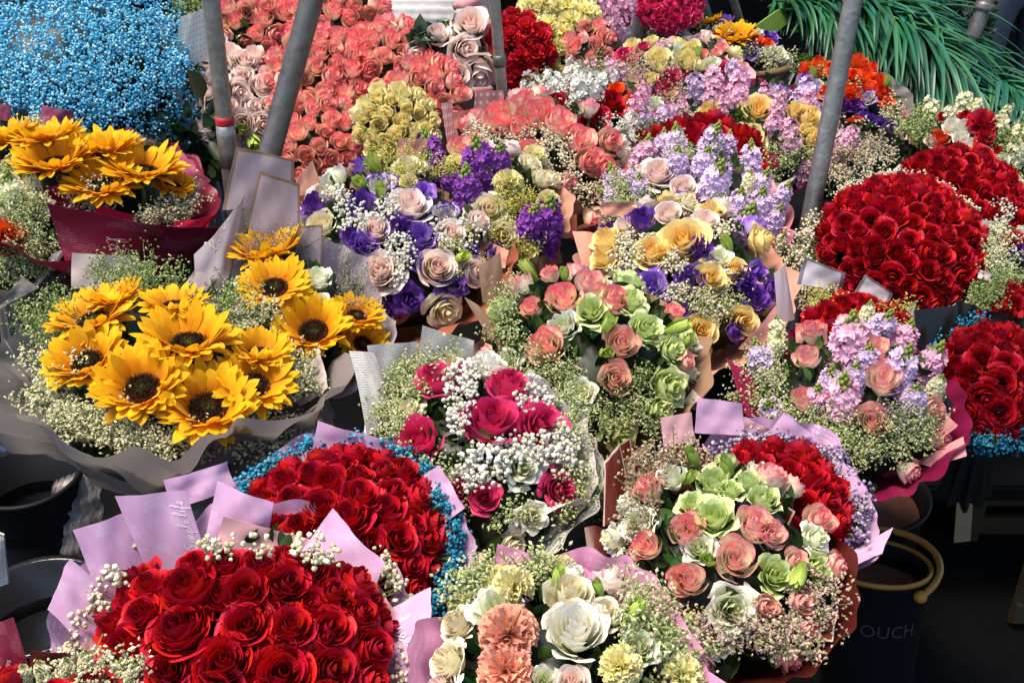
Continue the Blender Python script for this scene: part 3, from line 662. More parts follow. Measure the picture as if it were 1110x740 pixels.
b.flap('p_pink', [(98,720),(112,700),(100,690),(84,700)], .02, .2)
b.dome('rr', 46, 1.35, .88, .12, over=1.15, keep=lambda P: proj(P)[1] > 628)
# --- corner bouquet bottom left, maroon paper
b = Bq('red rose and cream sprig bouquet in dark maroon paper, cut by the bottom left corner', 58, 806, 105, z=.80, h=.5, tau=12)
b.wrap('p_maroon', 1.15, .04)
b.fl('rr', [(8,738,44),(102,742,48),(58,752,40)], .1)
b.leaves([(60, 'all', 0)], size=.03)
b.fl('sc', [(26,728,14),(44,724,14),(72,722,16),(92,714,14),(128,727,16),(143,731,16)], .1, 1.05)
b.cas([(40, ('px', 95, 732, 70, 10), .08), (20, ('px', 150, 736, 40, 8), .08)], 'cream', .0024)
b.flap('p_maroon', [(0,745),(38,745),(14,668),(-14,678)], .03, .05, text=[('love', .35, .25, .3, 1.2, 'printgold')])
b.flap('p_brickw', [(30,735),(112,722),(96,708),(34,702)], .02, .05)
b.flap('p_maroon', [(120,745),(226,760),(212,742),(112,702)], .02, .05)
# --- bottom centre cream bouquet, rose pink paper
b = Bq('cream rose, peach carnation and pale green bouquet in pink paper at the bottom centre', 608, 742, 142, z=.78, h=.5)
b.wrap('p_rosepink', 1.18, .07, corner=.24, back=.08)
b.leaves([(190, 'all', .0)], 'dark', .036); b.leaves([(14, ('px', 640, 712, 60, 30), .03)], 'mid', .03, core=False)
b.fl('rw', [(623,684,70)], .05, 1.0, .05)
b.fl('lx', [(539,659,62),(694,701,42),(590,736,34)], .1); b.fl('rk', [(617,646,56),(484,718,48),(495,676,44),(655,664,40)], .1); b.fl('rb', [(620,740,42),(478,745,40)], .1)
b.fl('cp', [(552,688,60),(548,727,58)], .05, 1.0); b.fl('cl', [(672,722,44),(737,732,44),(557,637,40),(500,640,30)], .1)
b.fl('bg', [(684,667,24),(603,631,20),(650,640,16)], .3, 1.05)
b.cas([(70, ('px', 500, 628, 40, 26), .08), (24, ('px', 575, 616, 40, 8), .04), (50, ('px', 710, 670, 34, 40), .06), (40, ('px', 735, 715, 24, 24), .05), (8,('px',690,628,20,8),.03)], 'cas', .0026)
b.cas([(30, ('px', 715, 665, 26, 30), .04)], 'pinkish', .0026)
b.flap('p_rosepink', [(530,622),(600,636),(603,607),(539,588)], .04, .05)
b.flap('p_rosepink', [(618,638),(670,668),(678,642),(633,614)], .04, .06, text=[('love', .25, .4, .16, .9, 'printwhite')])
b.flap('p_rosepink', [(704,680),(748,728),(765,706),(736,660)], .06, .10)
b.flap('p_rosepink', [(745,760),(770,775),(792,742),(770,728)], .04, .1)
b.extra(['rk', 'lx', 'rb', 'cl', 'rw'], 20, 38)
# --- red roses with blue babys breath
b = Bq('round bouquet of red roses ringed with turquoise babys breath, behind the front lilac one', 368, 592, 110, z=.75, h=.62, group=GR)
b.wrap('p_lilac', 1.36, .09, corner=.26, back=.10); b.leaves([(50, ('ring', 65, 100), 0)])
b.dome('rr', 32, 1.42, .97, .16, over=1.22)
b.gyp([(330, ('ring', 74, 96, -45, 60), .24), (150, ('ring', 72, 90, 60, 190), .22)], 'blue', .0038)
b.flap('p_lilac', [(338,492),(424,512),(428,480),(346,452)], .05, .05, text=[('love', .5, .3, .2, .2, 'printwhite')])
b.flap('p_lilac', [(186,552),(250,526),(244,500),(176,520)], .08, .12)
b.flap('p_lilac', [(438,528),(476,572),(506,550),(478,504)], .03, .05, text=[('free', .32, .3, .26, .4, 'printwhite')])
b.flap('p_pink', [(430,505),(452,528),(466,512),(440,492)], .03, .05)
b.flap('p_pink', [(445,668),(470,674),(478,648),(468,616)], .04, .12)
b.flap('p_pink', [(484,648),(512,650),(526,600),(510,596)], .04, .12)
# --- hot pink roses in newspaper
b = Bq('hot pink roses with white babys breath wrapped in newspaper print, centre of the stall', 520, 498, 124, z=.76, h=.5)
b.wrap('p_news', 1.10, .035, lipf=0.1)
b.leaves([(210, 'all', .0)], 'dark', .034); b.leaves([(30, ('px', 470, 440, 34, 40), .03), (26, ('px', 530, 490, 40, 30), .03)], 'mid', .034, core=False)
b.fl('rh', [(471,411,50),(553,418,48),(532,456,66),(586,460,56),(454,478,54),(608,530,42),(525,538,36),(500,405,30)], .1, 1.0)
b.fl('rw', [(528,396,42)], .1, 1.0); b.fl('cl', [(528,394,10)], .1); b.fl('lx', [(567,506,40),(578,560,36)], .1); b.fl('rk', [(488,398,34),(442,444,32),(455,403,26)], .1)
b.gyp([(56, ('px', 500, 434, 15, 36), .06), (16, ('px', 505, 408, 24, 8), .06), (44, ('px', 560, 492, 34, 18), .05), (40, ('px', 520, 510, 28, 20), .06), (40, ('px', 597, 486, 26, 24), .07), (24, ('px', 578, 432, 18, 20), .08), (22,('px',610,500,16,16),.06)], 'white', .0045)
b.cas([(90, ('px', 425, 425, 32, 40), .06), (70, ('px', 450, 395, 50, 14), .08), (60, ('px', 428, 470, 24, 30), .03), (90, ('px', 635, 530, 20, 40), .03), (30, ('px', 470, 515, 30, 24), .0), (16, ('px', 540, 560, 60, 10), .0), (50, ('px', 620, 455, 24, 30), .04), (12, ('px', 620, 550, 14, 20), .0)], 'cas', .0024)
b.flap('p_news', [(396,472),(428,462),(410,382),(384,380)], .12, .16, name='newspaper_flap')
b.flap('p_news', [(402,424),(452,414),(450,369),(397,374)], .02, .04, name='newspaper_flap')
b.flap('p_news', [(450,412),(508,410),(514,369),(457,351)], .02, .05, name='newspaper_flap', text=[('LE VI', .52, .22, .22, 0, 'ink')])
b.flap('p_news', [(555,420),(600,474),(629,452),(578,398)], .02, .04, name='newspaper_flap')
b.flap('p_news', [(600,476),(630,560),(654,522),(640,454)], .03, .06, name='newspaper_flap')
b.flap('p_white', [(532,582),(602,560),(650,547),(560,590)], .03, .2, name='newspaper_flap')
b.flap('p_white', [(392,486),(404,484),(408,438),(398,434)], .02, .2, name='ribbon_loop', text=[('ART', .2, .6, .4, 0, 'ink')])
b.extra(['rh', 'lx', 'rk'], 5, 34)
# --- green and pink mix in brick red paper
b = Bq('pale green lisianthus, coral roses and white buds in brick red paper with gold edge', 778, 612, 132, z=.76, h=.55)
b.wrap('p_brickw', 1.10, .05, 7, lipf=0.1)
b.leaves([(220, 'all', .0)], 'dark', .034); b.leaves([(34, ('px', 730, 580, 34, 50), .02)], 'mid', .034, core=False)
b.fl('rc', [(703,530,38),(701,592,38),(748,570,36)], .08, 1.0); b.fl('rp', [(818,569,46),(797,606,52),(742,578,40),(836,580,36),(747,629,44)], .1, 1.0); b.fl('rd', [(867,650,36),(829,656,32),(862,608,30)], .1)
b.fl('rc', [(738,628,34)], .1)
b.fl('lx', [(691,567,46),(728,517,36),(757,594,36)], .05); b.fl('lg', [(774,522,42),(773,560,54),(829,541,36),(841,623,48),(750,545,34),(792,530,30)], .12, 1.0); b.fl('lx', [(793,660,58)], .05, 1.0, .05)
b.fl('bg', [(769,607,24),(868,618,26),(752,500,20),(790,508,20),(745,520,20)], .3, 1.08)
b.cas([(34, ('px', 688, 560, 14, 46), .02), (50, ('px', 700, 505, 40, 12), .06)], 'brown', .0024)
b.cas([(60, ('px', 760, 680, 70, 14), .01), (60, ('px', 850, 690, 46, 14), .02), (40, ('px', 885, 655, 16, 30), .02), (24, ('px', 730, 500, 40, 10), .08)], 'pinkish', .0024)
b.flap('p_brick', [(652,570),(684,548),(672,480),(655,500)], .05, .12); b.flap('p_brick', [(682,530),(742,524),(738,502),(683,500)], .02, .04)
b.flap('p_brick', [(716,516),(764,516),(768,486),(722,480)], .02, .04); b.flap('p_brick', [(668,500),(686,500),(682,474),(668,484)], .02, .1)
b.flap('p_brick', [(798,560),(850,580),(864,553),(818,524)], .02, .06); b.flap('p_brick', [(850,606),(884,642),(906,622),(877,588)], .03, .06)
b.flap('p_brick', [(862,676),(868,700),(904,696),(909,658)], .04, .06); b.flap('p_brickw', [(640,660),(672,640),(656,570),(636,570)], .08, .2)
b.extra(['rp', 'lg', 'rc', 'lx', 'rd'], 20, 36)
# --- lilac red bouquet on the right
b = Bq('round red rose bouquet with purple babys breath in lilac paper beside the brick red wrap', 836, 556, 78, z=.74, h=.72, group=GR)
b.wrap('p_lilac', 1.46, .09, corner=.24, back=.05); b.leaves([(40, ('ring', 65, 100), 0)])
b.dome('rr', 27, 1.45, .98, .16, over=1.22)
b.gyp([(210, ('ring', 72, 96, -60, 50), .34), (110, ('ring', 70, 90, 50, 160), .24)], 'purple', .0036)
b.flap('p_lilac', [(752,468),(806,470),(803,436),(755,430)], .03, .04); b.flap('p_pink', [(800,470),(836,472),(832,462),(808,452)], .01, .04)
b.flap('p_lilac', [(826,478),(884,508),(896,482),(850,446)], .04, .06); b.flap('p_lilac', [(886,508),(926,552),(942,530),(905,484)], .05, .10, text=[('free', .3, .4, .26, .5, 'printwhite')])
b.flap('p_lilac', [(900,612),(924,614),(956,600),(968,571)], .03, .08); b.flap('p_pink', [(718,484),(752,478),(748,446),(716,452)], .02, .05); b.flap('p_lilac', [(886,612),(930,600),(955,604),(920,620)], .02, .1)
# --- magenta wrap, pink stock and roses
b = Bq('lilac pink stock and pale pink roses in magenta paper, right of centre', 916, 440, 110, z=.75, h=.5)
b.wrap('p_magenta', 1.12, .04, top=.02, lipf=0.14)
b.leaves([(190, 'all', .0)], 'dark', .030); b.leaves([(36, ('px', 875, 400, 40, 40), .03)], 'mid', .03, core=False)
b.fl('rc', [(880,360,34)], .1); b.fl('rp', [(875,388,34),(873,434,34),(956,412,46),(946,457,44),(949,379,34)], .12, 1.0)
b.fl('si', [(921,372,44),(912,432,40),(885,432,26)], .2, 1.0); b.fl('sl', [(826,392,32),(976,399,36),(990,434,30),(940,392,28),(900,415,26),(925,410,26)], .2, 1.0); b.fl('sc', [(838,355,20),(940,340,18),(1016,418,18),(842,372,16)], .2, 1.05)
b.cas([(80, ('px', 822, 415, 28, 34), .04), (80, ('px', 860, 470, 40, 24), .02), (90, ('px', 925, 485, 44, 16), .0), (90, ('px', 985, 468, 30, 24), .0), (50, ('px', 900, 455, 60, 20), .0)], 'cas', .0021)
b.cas([(30, ('px', 980, 450, 30, 30), .02)], 'mauve', .002)
b.flap('p_magenta', [(806,452),(860,482),(815,410),(787,387)], .05, .08); b.flap('p_pinksalmon', [(822,380),(846,362),(838,330),(800,378)], .02, .05); b.flap('p_pinksalmon', [(862,372),(896,372),(896,350),(862,350)], .02, .05)
b.flap('p_magentahot', [(836,446),(890,480),(898,466),(854,440)], .03, .05); b.flap('p_pinksalmon', [(988,470),(1014,482),(1040,462),(1010,434)], .02, .06); b.flap('p_pinksalmon', [(992,502),(1012,508),(1048,494),(1045,474)], .02, .06)
b.flap('p_magenta', [(960,520),(1000,512),(975,496),(930,486)], .02, .1)
b.extra(['si', 'rp', 'sl', 'rb'], 11, 30)
# --- kraft wrap, green and coral roses
b = Bq('coral roses and pale green lisianthus in brown kraft paper, middle of the stall', 638, 392, 118, z=.76, h=.5)
b.wrap('p_kraft', 1.10, .04, lipf=0.1)
b.leaves([(260, 'all', .0)], 'dark', .036); b.leaves([(60, ('px', 590, 350, 60, 50), .03)], 'mid', .036, core=False)
b.fl('rp', [(564,312,40),(639,309,40)], .12, 1.0); b.fl('rc', [(610,324,44),(664,325,42),(593,374,46),(596,297,24)], .12, 1.0); b.fl('rd', [(674,373,44),(666,411,46),(742,392,26)], .12, 1.0)
b.fl('lg', [(541,337,36),(640,336,42),(684,326,44),(701,356,46),(725,418,46),(730,379,36),(716,445,36)], .12, 1.0); b.fl('lx', [(610,354,40),(630,425,36),(655,308,22)], .12)
b.fl('bg', [(657,356,22),(655,383,22),(728,357,22),(567,283,20),(612,300,16),(744,372,16)], .3, 1.06)
b.cas([(60, ('px', 540, 312, 16, 30), .04), (70, ('px', 600, 410, 30, 20), .01), (90, ('px', 670, 450, 60, 16), -.02), (40, ('px', 550, 350, 20, 20), .02), (30, ('px', 570, 395, 20, 20), .02)], 'cas', .002)
b.cas([(60, ('px', 690, 430, 50, 30), -.02)], 'grn', .002)
b.flap('p_kraft', [(528,368),(560,412),(530,346),(504,322)], .05, .14); b.flap('p_kraft', [(522,328),(548,322),(541,273),(519,288)], .03, .05, text=[('love', .2, .4, .3, .6, 'printgold')])
b.flap('p_news', [(728,366),(744,384),(765,377),(740,358)], .01, .02, name='newspaper_flap', text=[('ECI', .30, .22, .42, .25, 'inkgrey')]); b.flap('p_beige', [(738,440),(756,446),(764,436),(752,422)], .01, .02)
b.extra(['rc', 'lg', 'rp', 'lx'], 12, 34)
# --- terracotta wrap
b = Bq('purple lisianthus and blush roses in terracotta paper, left of centre', 430, 268, 118, z=.77, h=.48)
b.wrap('p_terra', 1.10, .07, 6, corner=.14, lipf=0.16)
b.leaves([(230, 'all', .0)], 'dark', .032); b.leaves([(30, ('px', 375, 235, 30, 30), .02)], 'mid', .03, core=False)
b.fl('lp', [(342,221,36),(391,222,36),(434,246,34),(383,257,30),(449,279,28),(492,306,32),(512,274,20)], .12, 1.0); b.fl('lv', [(455,257,36),(395,267,36),(458,208,28)], .12, 1.0); b.fl('le', [(484,231,30),(411,198,30)], .2, 1.0)
b.fl('rb', [(444,223,50),(407,250,36),(488,254,36),(411,294,46),(474,290,46),(513,295,36)], .1, 1.0); b.fl('rk', [(351,212,34),(348,243,34)], .1); b.fl('cl', [(443,199,20)], .1)
b.fl('bg', [(407,182,18),(394,200,20),(413,212,18),(498,280,20)], .3, 1.05)
b.gyp([(36, ('px', 385, 240, 18, 14), .05), (30, ('px', 372, 215, 16, 12), .06), (30, ('px', 418, 228, 14, 14), .06), (40, ('px', 432, 272, 14, 20), .05), (50, ('px', 497, 256, 26, 20), .03), (24,('px',424,296,12,10),.03)], 'white', .0046)
b.cas([(60, ('px', 440, 175, 40, 18), .04), (40, ('px', 350, 280, 14, 30), .02), (30, ('px', 500, 285, 30, 20), .0)], 'yel', .0022); b.cas([(30, ('px', 352, 290, 20, 24), .04)], 'mauve', .0016)
b.flap('p_salmon', [(322,212),(350,210),(338,174),(320,196)], .02, .04); b.flap('p_salmon', [(372,204),(418,206),(422,186),(378,176)], .02, .04); b.flap('p_salmon', [(362,306),(392,310),(388,262),(360,266)], .02, .2)
b.flap('p_salmon', [(462,228),(496,232),(506,218),(468,200)], .02, .04); b.flap('p_salmon', [(505,286),(550,292),(558,275),(516,255)], .02, .04); b.flap('p_terra', [(408,336),(452,306),(520,330),(470,352)], .05, .15); b.flap('p_terra', [(402,352),(440,345),(452,330),(408,322)], .05, .2)
b.flap('p_salmon', [(430,170),(462,170),(464,150),(432,150)], .02, .04)
b.extra(['rb', 'lp', 'lv', 'rk', 'lx'], 16, 32)
# --- yellow roses and purple lisianthus
b = Bq('yellow roses and dark purple lisianthus in salmon paper, right of centre row', 738, 305, 112, z=.76, h=.48)
b.wrap('p_salmon', 1.10, .05, lipf=0.08)
b.leaves([(230, 'all', .0)], 'dark', .030)
b.fl('ry', [(657,259,38),(655,280,38),(706,272,42),(741,262,54),(769,302,40),(797,292,30),(760,358,36),(805,348,36),(718,275,26)], .14, 1.0)
b.fl('lp', [(695,237,34),(680,303,30),(758,273,34),(748,304,34),(807,306,32),(820,322,30),(796,359,24),(735,331,24)], .14, 1.0); b.fl('lv', [(706,308,36)], .1, 1.0); b.fl('le', [(774,283,20),(742,305,22)], .2)
b.fl('rb', [(724,231,32),(764,240,32),(676,243,22)], .12, 1.0); b.fl('lx', [(779,281,32)], .12); b.fl('bg', [(790,268,18)], .2)
b.gyp([(60, ('px', 678, 284, 18, 20), .05), (36, ('px', 730, 288, 14, 12), .05), (40, ('px', 740, 320, 20, 10), .04), (40, ('px', 775, 330, 24, 18), .03), (36, ('px', 688, 262, 18, 10), .05), (24, ('px', 785, 250, 14, 10), .04)], 'cream', .0038)
b.cas([(60, ('px', 775, 330, 30, 18), .0), (30, ('px', 720, 335, 30, 14), .0)], 'cas', .002)
b.flap('p_salmon', [(634,306),(664,318),(646,254),(622,250)], .05, .12); b.flap('p_polka', [(808,300),(832,320),(840,308),(816,289)], .02, .04); b.flap('p_terra', [(690,348),(738,350),(730,332),(698,322)], .03, .15); b.flap('p_salmon', [(650,232),(686,234),(688,218),(650,218)], .02, .1); b.flap('p_salmon', [(757,250),(776,262),(786,248),(768,240)], .02, .1)
b.extra(['ry', 'lp', 'rk', 'rb', 'lv'], 18, 30)
# --- sunflower bouquets
GS = 'sunflower bouquets on the left'
b = Bq('wide bouquet of eight sunflowers fringed with cream sprigs in crumpled grey paper, left', 186, 402, 164, z=.76, h=.42, tau=9, group=GS)
b.wrap('p_grey', 1.16, .11, 6, corner=.16, crump=.06, lipf=0.2)
b.leaves([(220, 'all', -.02)], 'mid', .036)
b.fl('sf', [(128,330,66,.0),(190,336,76,.0),(103,352,94,.1),(205,378,112,.08),(282,388,74,.1),(97,397,96,.3),(275,421,92,.3),(156,425,108,.5),(226,446,112,.5)], .05, 1.02, .05)
b.cas([(110, ('px', 60, 420, 34, 40), .05), (110, ('px', 100, 460, 50, 16), .06), (110, ('px', 170, 478, 60, 12), .06), (110, ('px', 290, 465, 46, 24), .05), (60, ('px', 320, 410, 16, 34), .05), (40, ('px', 270, 345, 36, 20), .05)], 'cream', .0026)
b.cas([(100, ('px', 60, 350, 40, 30), .03), (90, ('px', 140, 305, 60, 18), .03), (50, ('px', 250, 335, 30, 16), .04)], 'grn', .0024, ln=.07)
b.flap('p_beige', [(192,320),(250,336),(255,314),(216,286)], .02, .05); b.flap('p_beige', [(250,340),(298,380),(316,352),(257,313)], .05, .10); b.flap('p_beige', [(318,410),(328,442),(356,420),(350,374)], .04, .06)
b.flap('p_beige', [(76,312),(150,316),(148,278),(78,274)], .03, .05); b.flap('p_grey', [(60,460),(140,520),(110,500),(38,440)], .05, .2); b.flap('p_grey', [(6,330),(40,312),(24,300),(-6,330)], .05, .12)
b.flap('p_grey', [(20,400),(60,450),(38,445),(1,368)], .04, .1); b.flap('p_beige', [(300,466),(330,452),(352,430),(322,452)], .04, .1)
b = Bq('small sunflower bouquet with pale green lisianthus in mauve paper edged with brown', 325, 350, 86, z=.78, h=.5, group=GS)
b.wrap('p_mauvep', 1.22, .08, corner=.3, back=.05, lipf=0.1)
b.leaves([(120, 'all', .0)], 'mid', .032)
b.fl('sf', [(290,272,88,.35),(298,315,80,.4),(340,362,88,.3),(386,345,60,.1),(392,375,60,.2)], .05, 1.0, .04)
b.fl('lx', [(343,301,32),(262,306,22),(348,328,26)], .1, 1.03); b.fl('bg', [(324,257,20)], .2, 1.1)
b.cas([(60, ('px', 270, 240, 30, 30), .16), (40, ('px', 325, 225, 20, 20), .16), (40, ('px', 385, 310, 14, 30), .06)], 'mauve', .0016, ln=.07)
b.flap('p_mauve', [(240,226),(318,216),(318,172),(255,158)], .02, .03, push=.15); b.flap('p_mauve', [(266,246),(325,262),(325,200),(281,184)], .02, .03); b.flap('p_mauve', [(318,288),(348,296),(350,244),(322,244)], .02, .03)
b.flap('p_mauvep', [(212,330),(248,290),(262,208),(210,276)], .04, .15, text=[('love', .35, .66, .3, .8, 'printgold')]); b.flap('p_mauvep', [(206,312),(240,320),(246,268),(222,262)], .08, .25)
b = Bq('sunflower bouquet in glossy maroon and crimson paper, upper left beneath the blue bundle', 108, 218, 118, z=.80, h=.45, tau=22, group=GS)
b.wrap('p_maroon', 1.14, .04, 5, corner=.12, top=.04, lipf=0.22)
b.leaves([(120, 'all', -.02)], 'mid', .03)
b.fl('sf', [(54,158,80,-.1),(117,168,78,-.1),(8,162,84,.05),(62,184,96,.02),(155,192,92,.05),(112,206,84,.1),(186,205,50,.1)], .05, 1.0, .05)
b.cas([(56, ('px', 202, 212, 12, 22), .03), (40, ('px', 178, 234, 26, 7), .04), (40, ('px', 20, 132, 20, 8), .1), (40, ('px', 100, 215, 30, 10), .02)], 'cream', .0026)
b.flap('p_plum', [(124,156),(168,184),(180,164),(138,136)], .03, .04); b.flap('p_plum', [(180,192),(214,214),(232,196),(200,166)], .05, .16); b.flap('p_plum', [(42,134),(76,138),(80,120),(46,114)], .05, .16); b.flap('p_plum', [(0,130),(12,132),(12,114),(-4,112)], .03, .1)
b.flap('p_crimson', [(80,244),(88,224),(78,196),(40,206)], .03, .06, push=.25); b.flap('p_crimson', [(100,244),(148,256),(147,233),(104,219)], .05, .14, push=.28); b.flap('p_crimson', [(180,262),(214,252),(236,230),(190,240)], .04, .12, push=.26)
b.flap('p_maroon', [(74,292),(196,286),(238,238),(50,216)], -.05, .16, push=.22, text=[('love', .30, .62, .14, -1.2, 'printgold')])
# --- left edge bouquet
b = Bq('cream stock bouquet with one orange red rose, cut by the left edge', -2, 258, 76, z=.80, h=.5)
b.wrap('p_grey', 1.2, .06); b.leaves([(110, 'all', .0)], 'mid', .028)
b.fl('ro', [(10,256,42)], .1, 1.05); b.fl('sc', [(28,186,26),(10,208,30),(34,200,22),(2,232,20)], .2, 1.05); b.fl('lx', [(4,216,30),(-4,184,30)], .1, 1.04)
b.cas([(90, ('px', 30, 240, 22, 26), .05), (90, ('px', 25, 285, 28, 22), .03), (60, ('px', 8, 180, 14, 14), .1), (40, ('px', 40, 270, 16, 20), .03)], 'cas', .0024)
b.flap('p_white', [(36,312),(48,300),(79,264),(56,276)], .04, .15); b.flap('p_beige', [(30,252),(46,250),(62,218),(40,208)], .04, .1); b.flap('p_grey', [(-10,335),(20,325),(38,315),(10,322)], .03, .1)
# --- purple stock
b = Bq('deep purple stock spikes with cream roses in salmon paper, upper centre left', 530, 225, 84, z=.80, h=.5)
b.wrap('p_salmon', 1.1, .05); b.leaves([(160, 'all', 0)], 'dark', .03)
b.fl('sp', [(466,168,34),(518,178,38),(506,205,34),(592,240,40),(540,175,26),(575,242,30)], .1, 1.1); b.fl('sp', [(468,185,28),(488,200,20)], .1, 1.02)
b.fl('rk', [(529,228,42),(545,255,34)], .1, 1.02); b.fl('cl', [(551,200,32),(494,178,22),(510,252,22)], .1); b.fl('rc', [(498,159,30)], .1, 1.1)
b.cas([(70, ('px', 556, 218, 20, 16), .05), (40, ('px', 500, 185, 20, 16), .05), (50, ('px', 535, 262, 30, 12), .0), (30, ('px', 565, 262, 20, 10), .02)], 'yel', .0022)
b.flap('p_salmon', [(572,222),(604,236),(600,206),(576,190)], .02, .06); b.flap('p_kraft', [(550,190),(576,200),(580,186),(552,178)], .03, .2); b.flap('p_salmon', [(556,276),(586,272),(618,252),(600,248)], .02, .06)
b.extra(['rk', 'sp', 'rb', 'cl'], 12, 28)
# --- coral roses polka dot
b = Bq('coral tipped roses and babys breath in polka dot pink paper, upper centre', 588, 176, 92, z=.82, h=.5)
b.wrap('p_salmon', 1.12, .05, lipf=0.08); b.leaves([(180, 'all', 0)], 'dark', .03)
b.fl('rc', [(543,129,46),(580,126,44),(604,134,46),(502,133,30),(560,140,34),(626,152,38),(637,175,40),(572,168,42),(587,200,32),(655,182,32),(644,235,32),(590,118,28),(505,120,24)], .14, 1.0)
b.gyp([(90, ('px', 575, 150, 46, 14), .06), (60, ('px', 600, 160, 26, 16), .05), (60, ('px', 606, 188, 26, 14), .03), (50, ('px', 635, 208, 22, 12), .02), (40, ('px', 520, 144, 18, 10), .06)], 'cream', .0038)
b.flap('p_polka', [(512,138),(546,132),(545,98),(513,98)], .01, .03); b.flap('p_polka', [(484,156),(496,150),(490,110),(478,112)], .02, .08); b.flap('p_salmon', [(490,140),(514,136),(514,118),(488,122)], .01, .04)
b.flap('p_kraft', [(588,232),(640,230),(632,218),(606,206)], .02, .12); b.flap('p_salmon', [(600,256),(625,250),(625,232),(604,234)], .02, .08); b.flap('p_hot', [(664,236),(674,240),(680,222),(668,218)], .02, .1); b.flap('p_salmon', [(655,250),(700,240),(700,232),(660,236)], .02, .08)
b.flap('p_pinksalmon', [(652,230),(664,225),(662,188),(654,180)], .02, .15)
b.extra(['rc', 'rp'], 12, 30)
# --- white stock with red roses
b = Bq('white stock spikes with scarlet roses and pink stock behind the coral roses', 645, 142, 82, z=.84, h=.5)
b.wrap('p_crimson', 1.1, .04); b.leaves([(160, 'all', 0)], 'dark', .028)
b.fl('rr', [(555,109,26),(602,111,26),(643,130,36),(663,110,30),(655,160,34),(693,152,28),(640,118,20),(650,168,24)], .12, 1.02)
b.fl('sw', [(577,97,28),(640,96,32),(676,152,30),(600,90,22),(684,135,22),(665,165,22),(628,90,20)], .1, 1.08); b.fl('si', [(690,115,22),(662,72,16),(698,100,18)], .1, 1.1); b.fl('sl', [(720,128,22),(700,128,18)], .1, 1.08)
b.fl('ro', [(668,97,20),(686,118,14),(713,143,16),(684,107,12)], .1, 1.05)
b.gyp([(60, ('px', 605, 128, 24, 16), .05), (60, ('px', 664, 145, 18, 20), .04), (40, ('px', 620, 100, 20, 14), .05)], 'white', .0034)
b.cas([(60, ('px', 570, 85, 20, 12), .1), (50, ('px', 700, 145, 24, 20), .04), (40, ('px', 650, 75, 20, 12), .1)], 'grn', .0024)
b.flap('p_magenta', [(672,196),(690,196),(688,172),(674,170)], .02, .1); b.flap('p_magenta', [(690,190),(715,185),(712,168),(692,166)], .02, .1); b.flap('p_peach', [(668,88),(695,104),(692,84),(670,74)], .02, .1)
b.extra(['sw', 'rr', 'si', 'lx'], 12, 22)
# --- lilac stock and blush roses
b = Bq('pale lilac stock with blush roses, a magenta paper corner behind, right of centre', 752, 232, 98, z=.79, h=.5)
b.wrap('p_pinksalmon', 1.1, .04); b.leaves([(190, 'all', 0)], 'mid', .03, var=.6)
b.fl('rb', [(713,187,38),(741,202,28),(722,225,24),(696,186,20)], .12, 1.0); b.fl('rd', [(808,272,26),(831,268,26),(822,278,20)], .12)
b.fl('sl', [(776,197,34),(762,178,24),(694,202,20),(686,192,16),(824,222,28),(806,246,34),(800,222,24),(838,240,24),(790,252,24),(848,212,20),(735,178,24),(815,260,24)], .12, 1.05)
b.fl('sc', [(812,195,14),(846,262,14)], .1, 1.1)
b.cas([(80, ('px', 670, 212, 16, 26), .05), (50, ('px', 695, 225, 18, 16), .02), (60, ('px', 835, 290, 30, 14), .0), (50, ('px', 780, 230, 30, 20), .0), (30,('px',750,170,30,10),.04)], 'cas', .0021)
b.flap('p_hot', [(796,224),(818,230),(818,212),(797,194)], .02, .05); b.flap('p_hot', [(836,262),(858,268),(862,250),(840,246)], .05, .2, name='ribbon_bow'); b.flap('p_hot', [(838,248),(850,254),(848,232),(840,234)], .05, .2, name='ribbon_bow')
b.flap('p_magenta', [(836,306),(856,298),(852,282),(838,290)], .02, .1)
b.extra(['sl', 'rb', 'sl', 'si'], 14, 26)
# --- red dome centre back
b = Bq('low red rose bouquet in maroon paper between the lilac and the yellow bouquets', 762, 186, 66, z=.80, h=.5, group=GR)
b.wrap('p_maroon', 1.12, .04); b.leaves([(40, ('ring', 60, 100), 0)])
b.dome('rr', 23, 1.4, .98, .14)
b.cas([(80, ('px', 835, 190, 26, 22), .08), (60, ('px', 700, 165, 20, 16), .05), (60, ('px', 850, 200, 20, 16), .05)], 'cas', .0022)
b.flap('p_maroon', [(744,148),(756,150),(750,126),(740,120)], .02, .05); b.flap('p_maroon', [(806,172),(848,184),(846,168),(806,154)], .02, .08); b.flap('p_beige', [(832,214),(850,206),(864,190),(838,206)], .02, .05)
# --- yellow roses with pink stock
b = Bq('pink stock and soft yellow roses over green leaves, left of the thick right pole', 810, 148, 92, z=.82, h=.5)
b.wrap('p_magenta', 1.05, .04); b.leaves([(150, 'all', 0)], 'dark', .026); b.leaves([(60, ('px', 800, 136, 22, 20), .08), (50, ('px', 832, 146, 18, 20), .06)], 'mid', .026, core=False)
b.fl('ry', [(822,118,36),(813,151,34),(768,120,26),(876,128,34),(881,150,30),(862,120,22)], .14, 1.02)
b.fl('si', [(779,137,26),(803,103,20),(788,112,18),(770,108,18),(855,141,22),(842,120,20),(877,110,20),(725,122,20),(715,132,18),(740,120,16),(830,100,16),(860,155,20),(838,135,18),(846,105,16)], .12, 1.05)
b.fl('le', [(845,97,18),(852,99,14)], .1, 1.1)
b.cas([(90, ('px', 865, 168, 34, 12), .0), (70, ('px', 760, 142, 24, 16), .03), (50, ('px', 745, 135, 26, 16), .03), (60, ('px', 812, 168, 30, 8), .0)], 'cas', .0022)
b.extra(['si', 'ry', 'sl'], 14, 22)
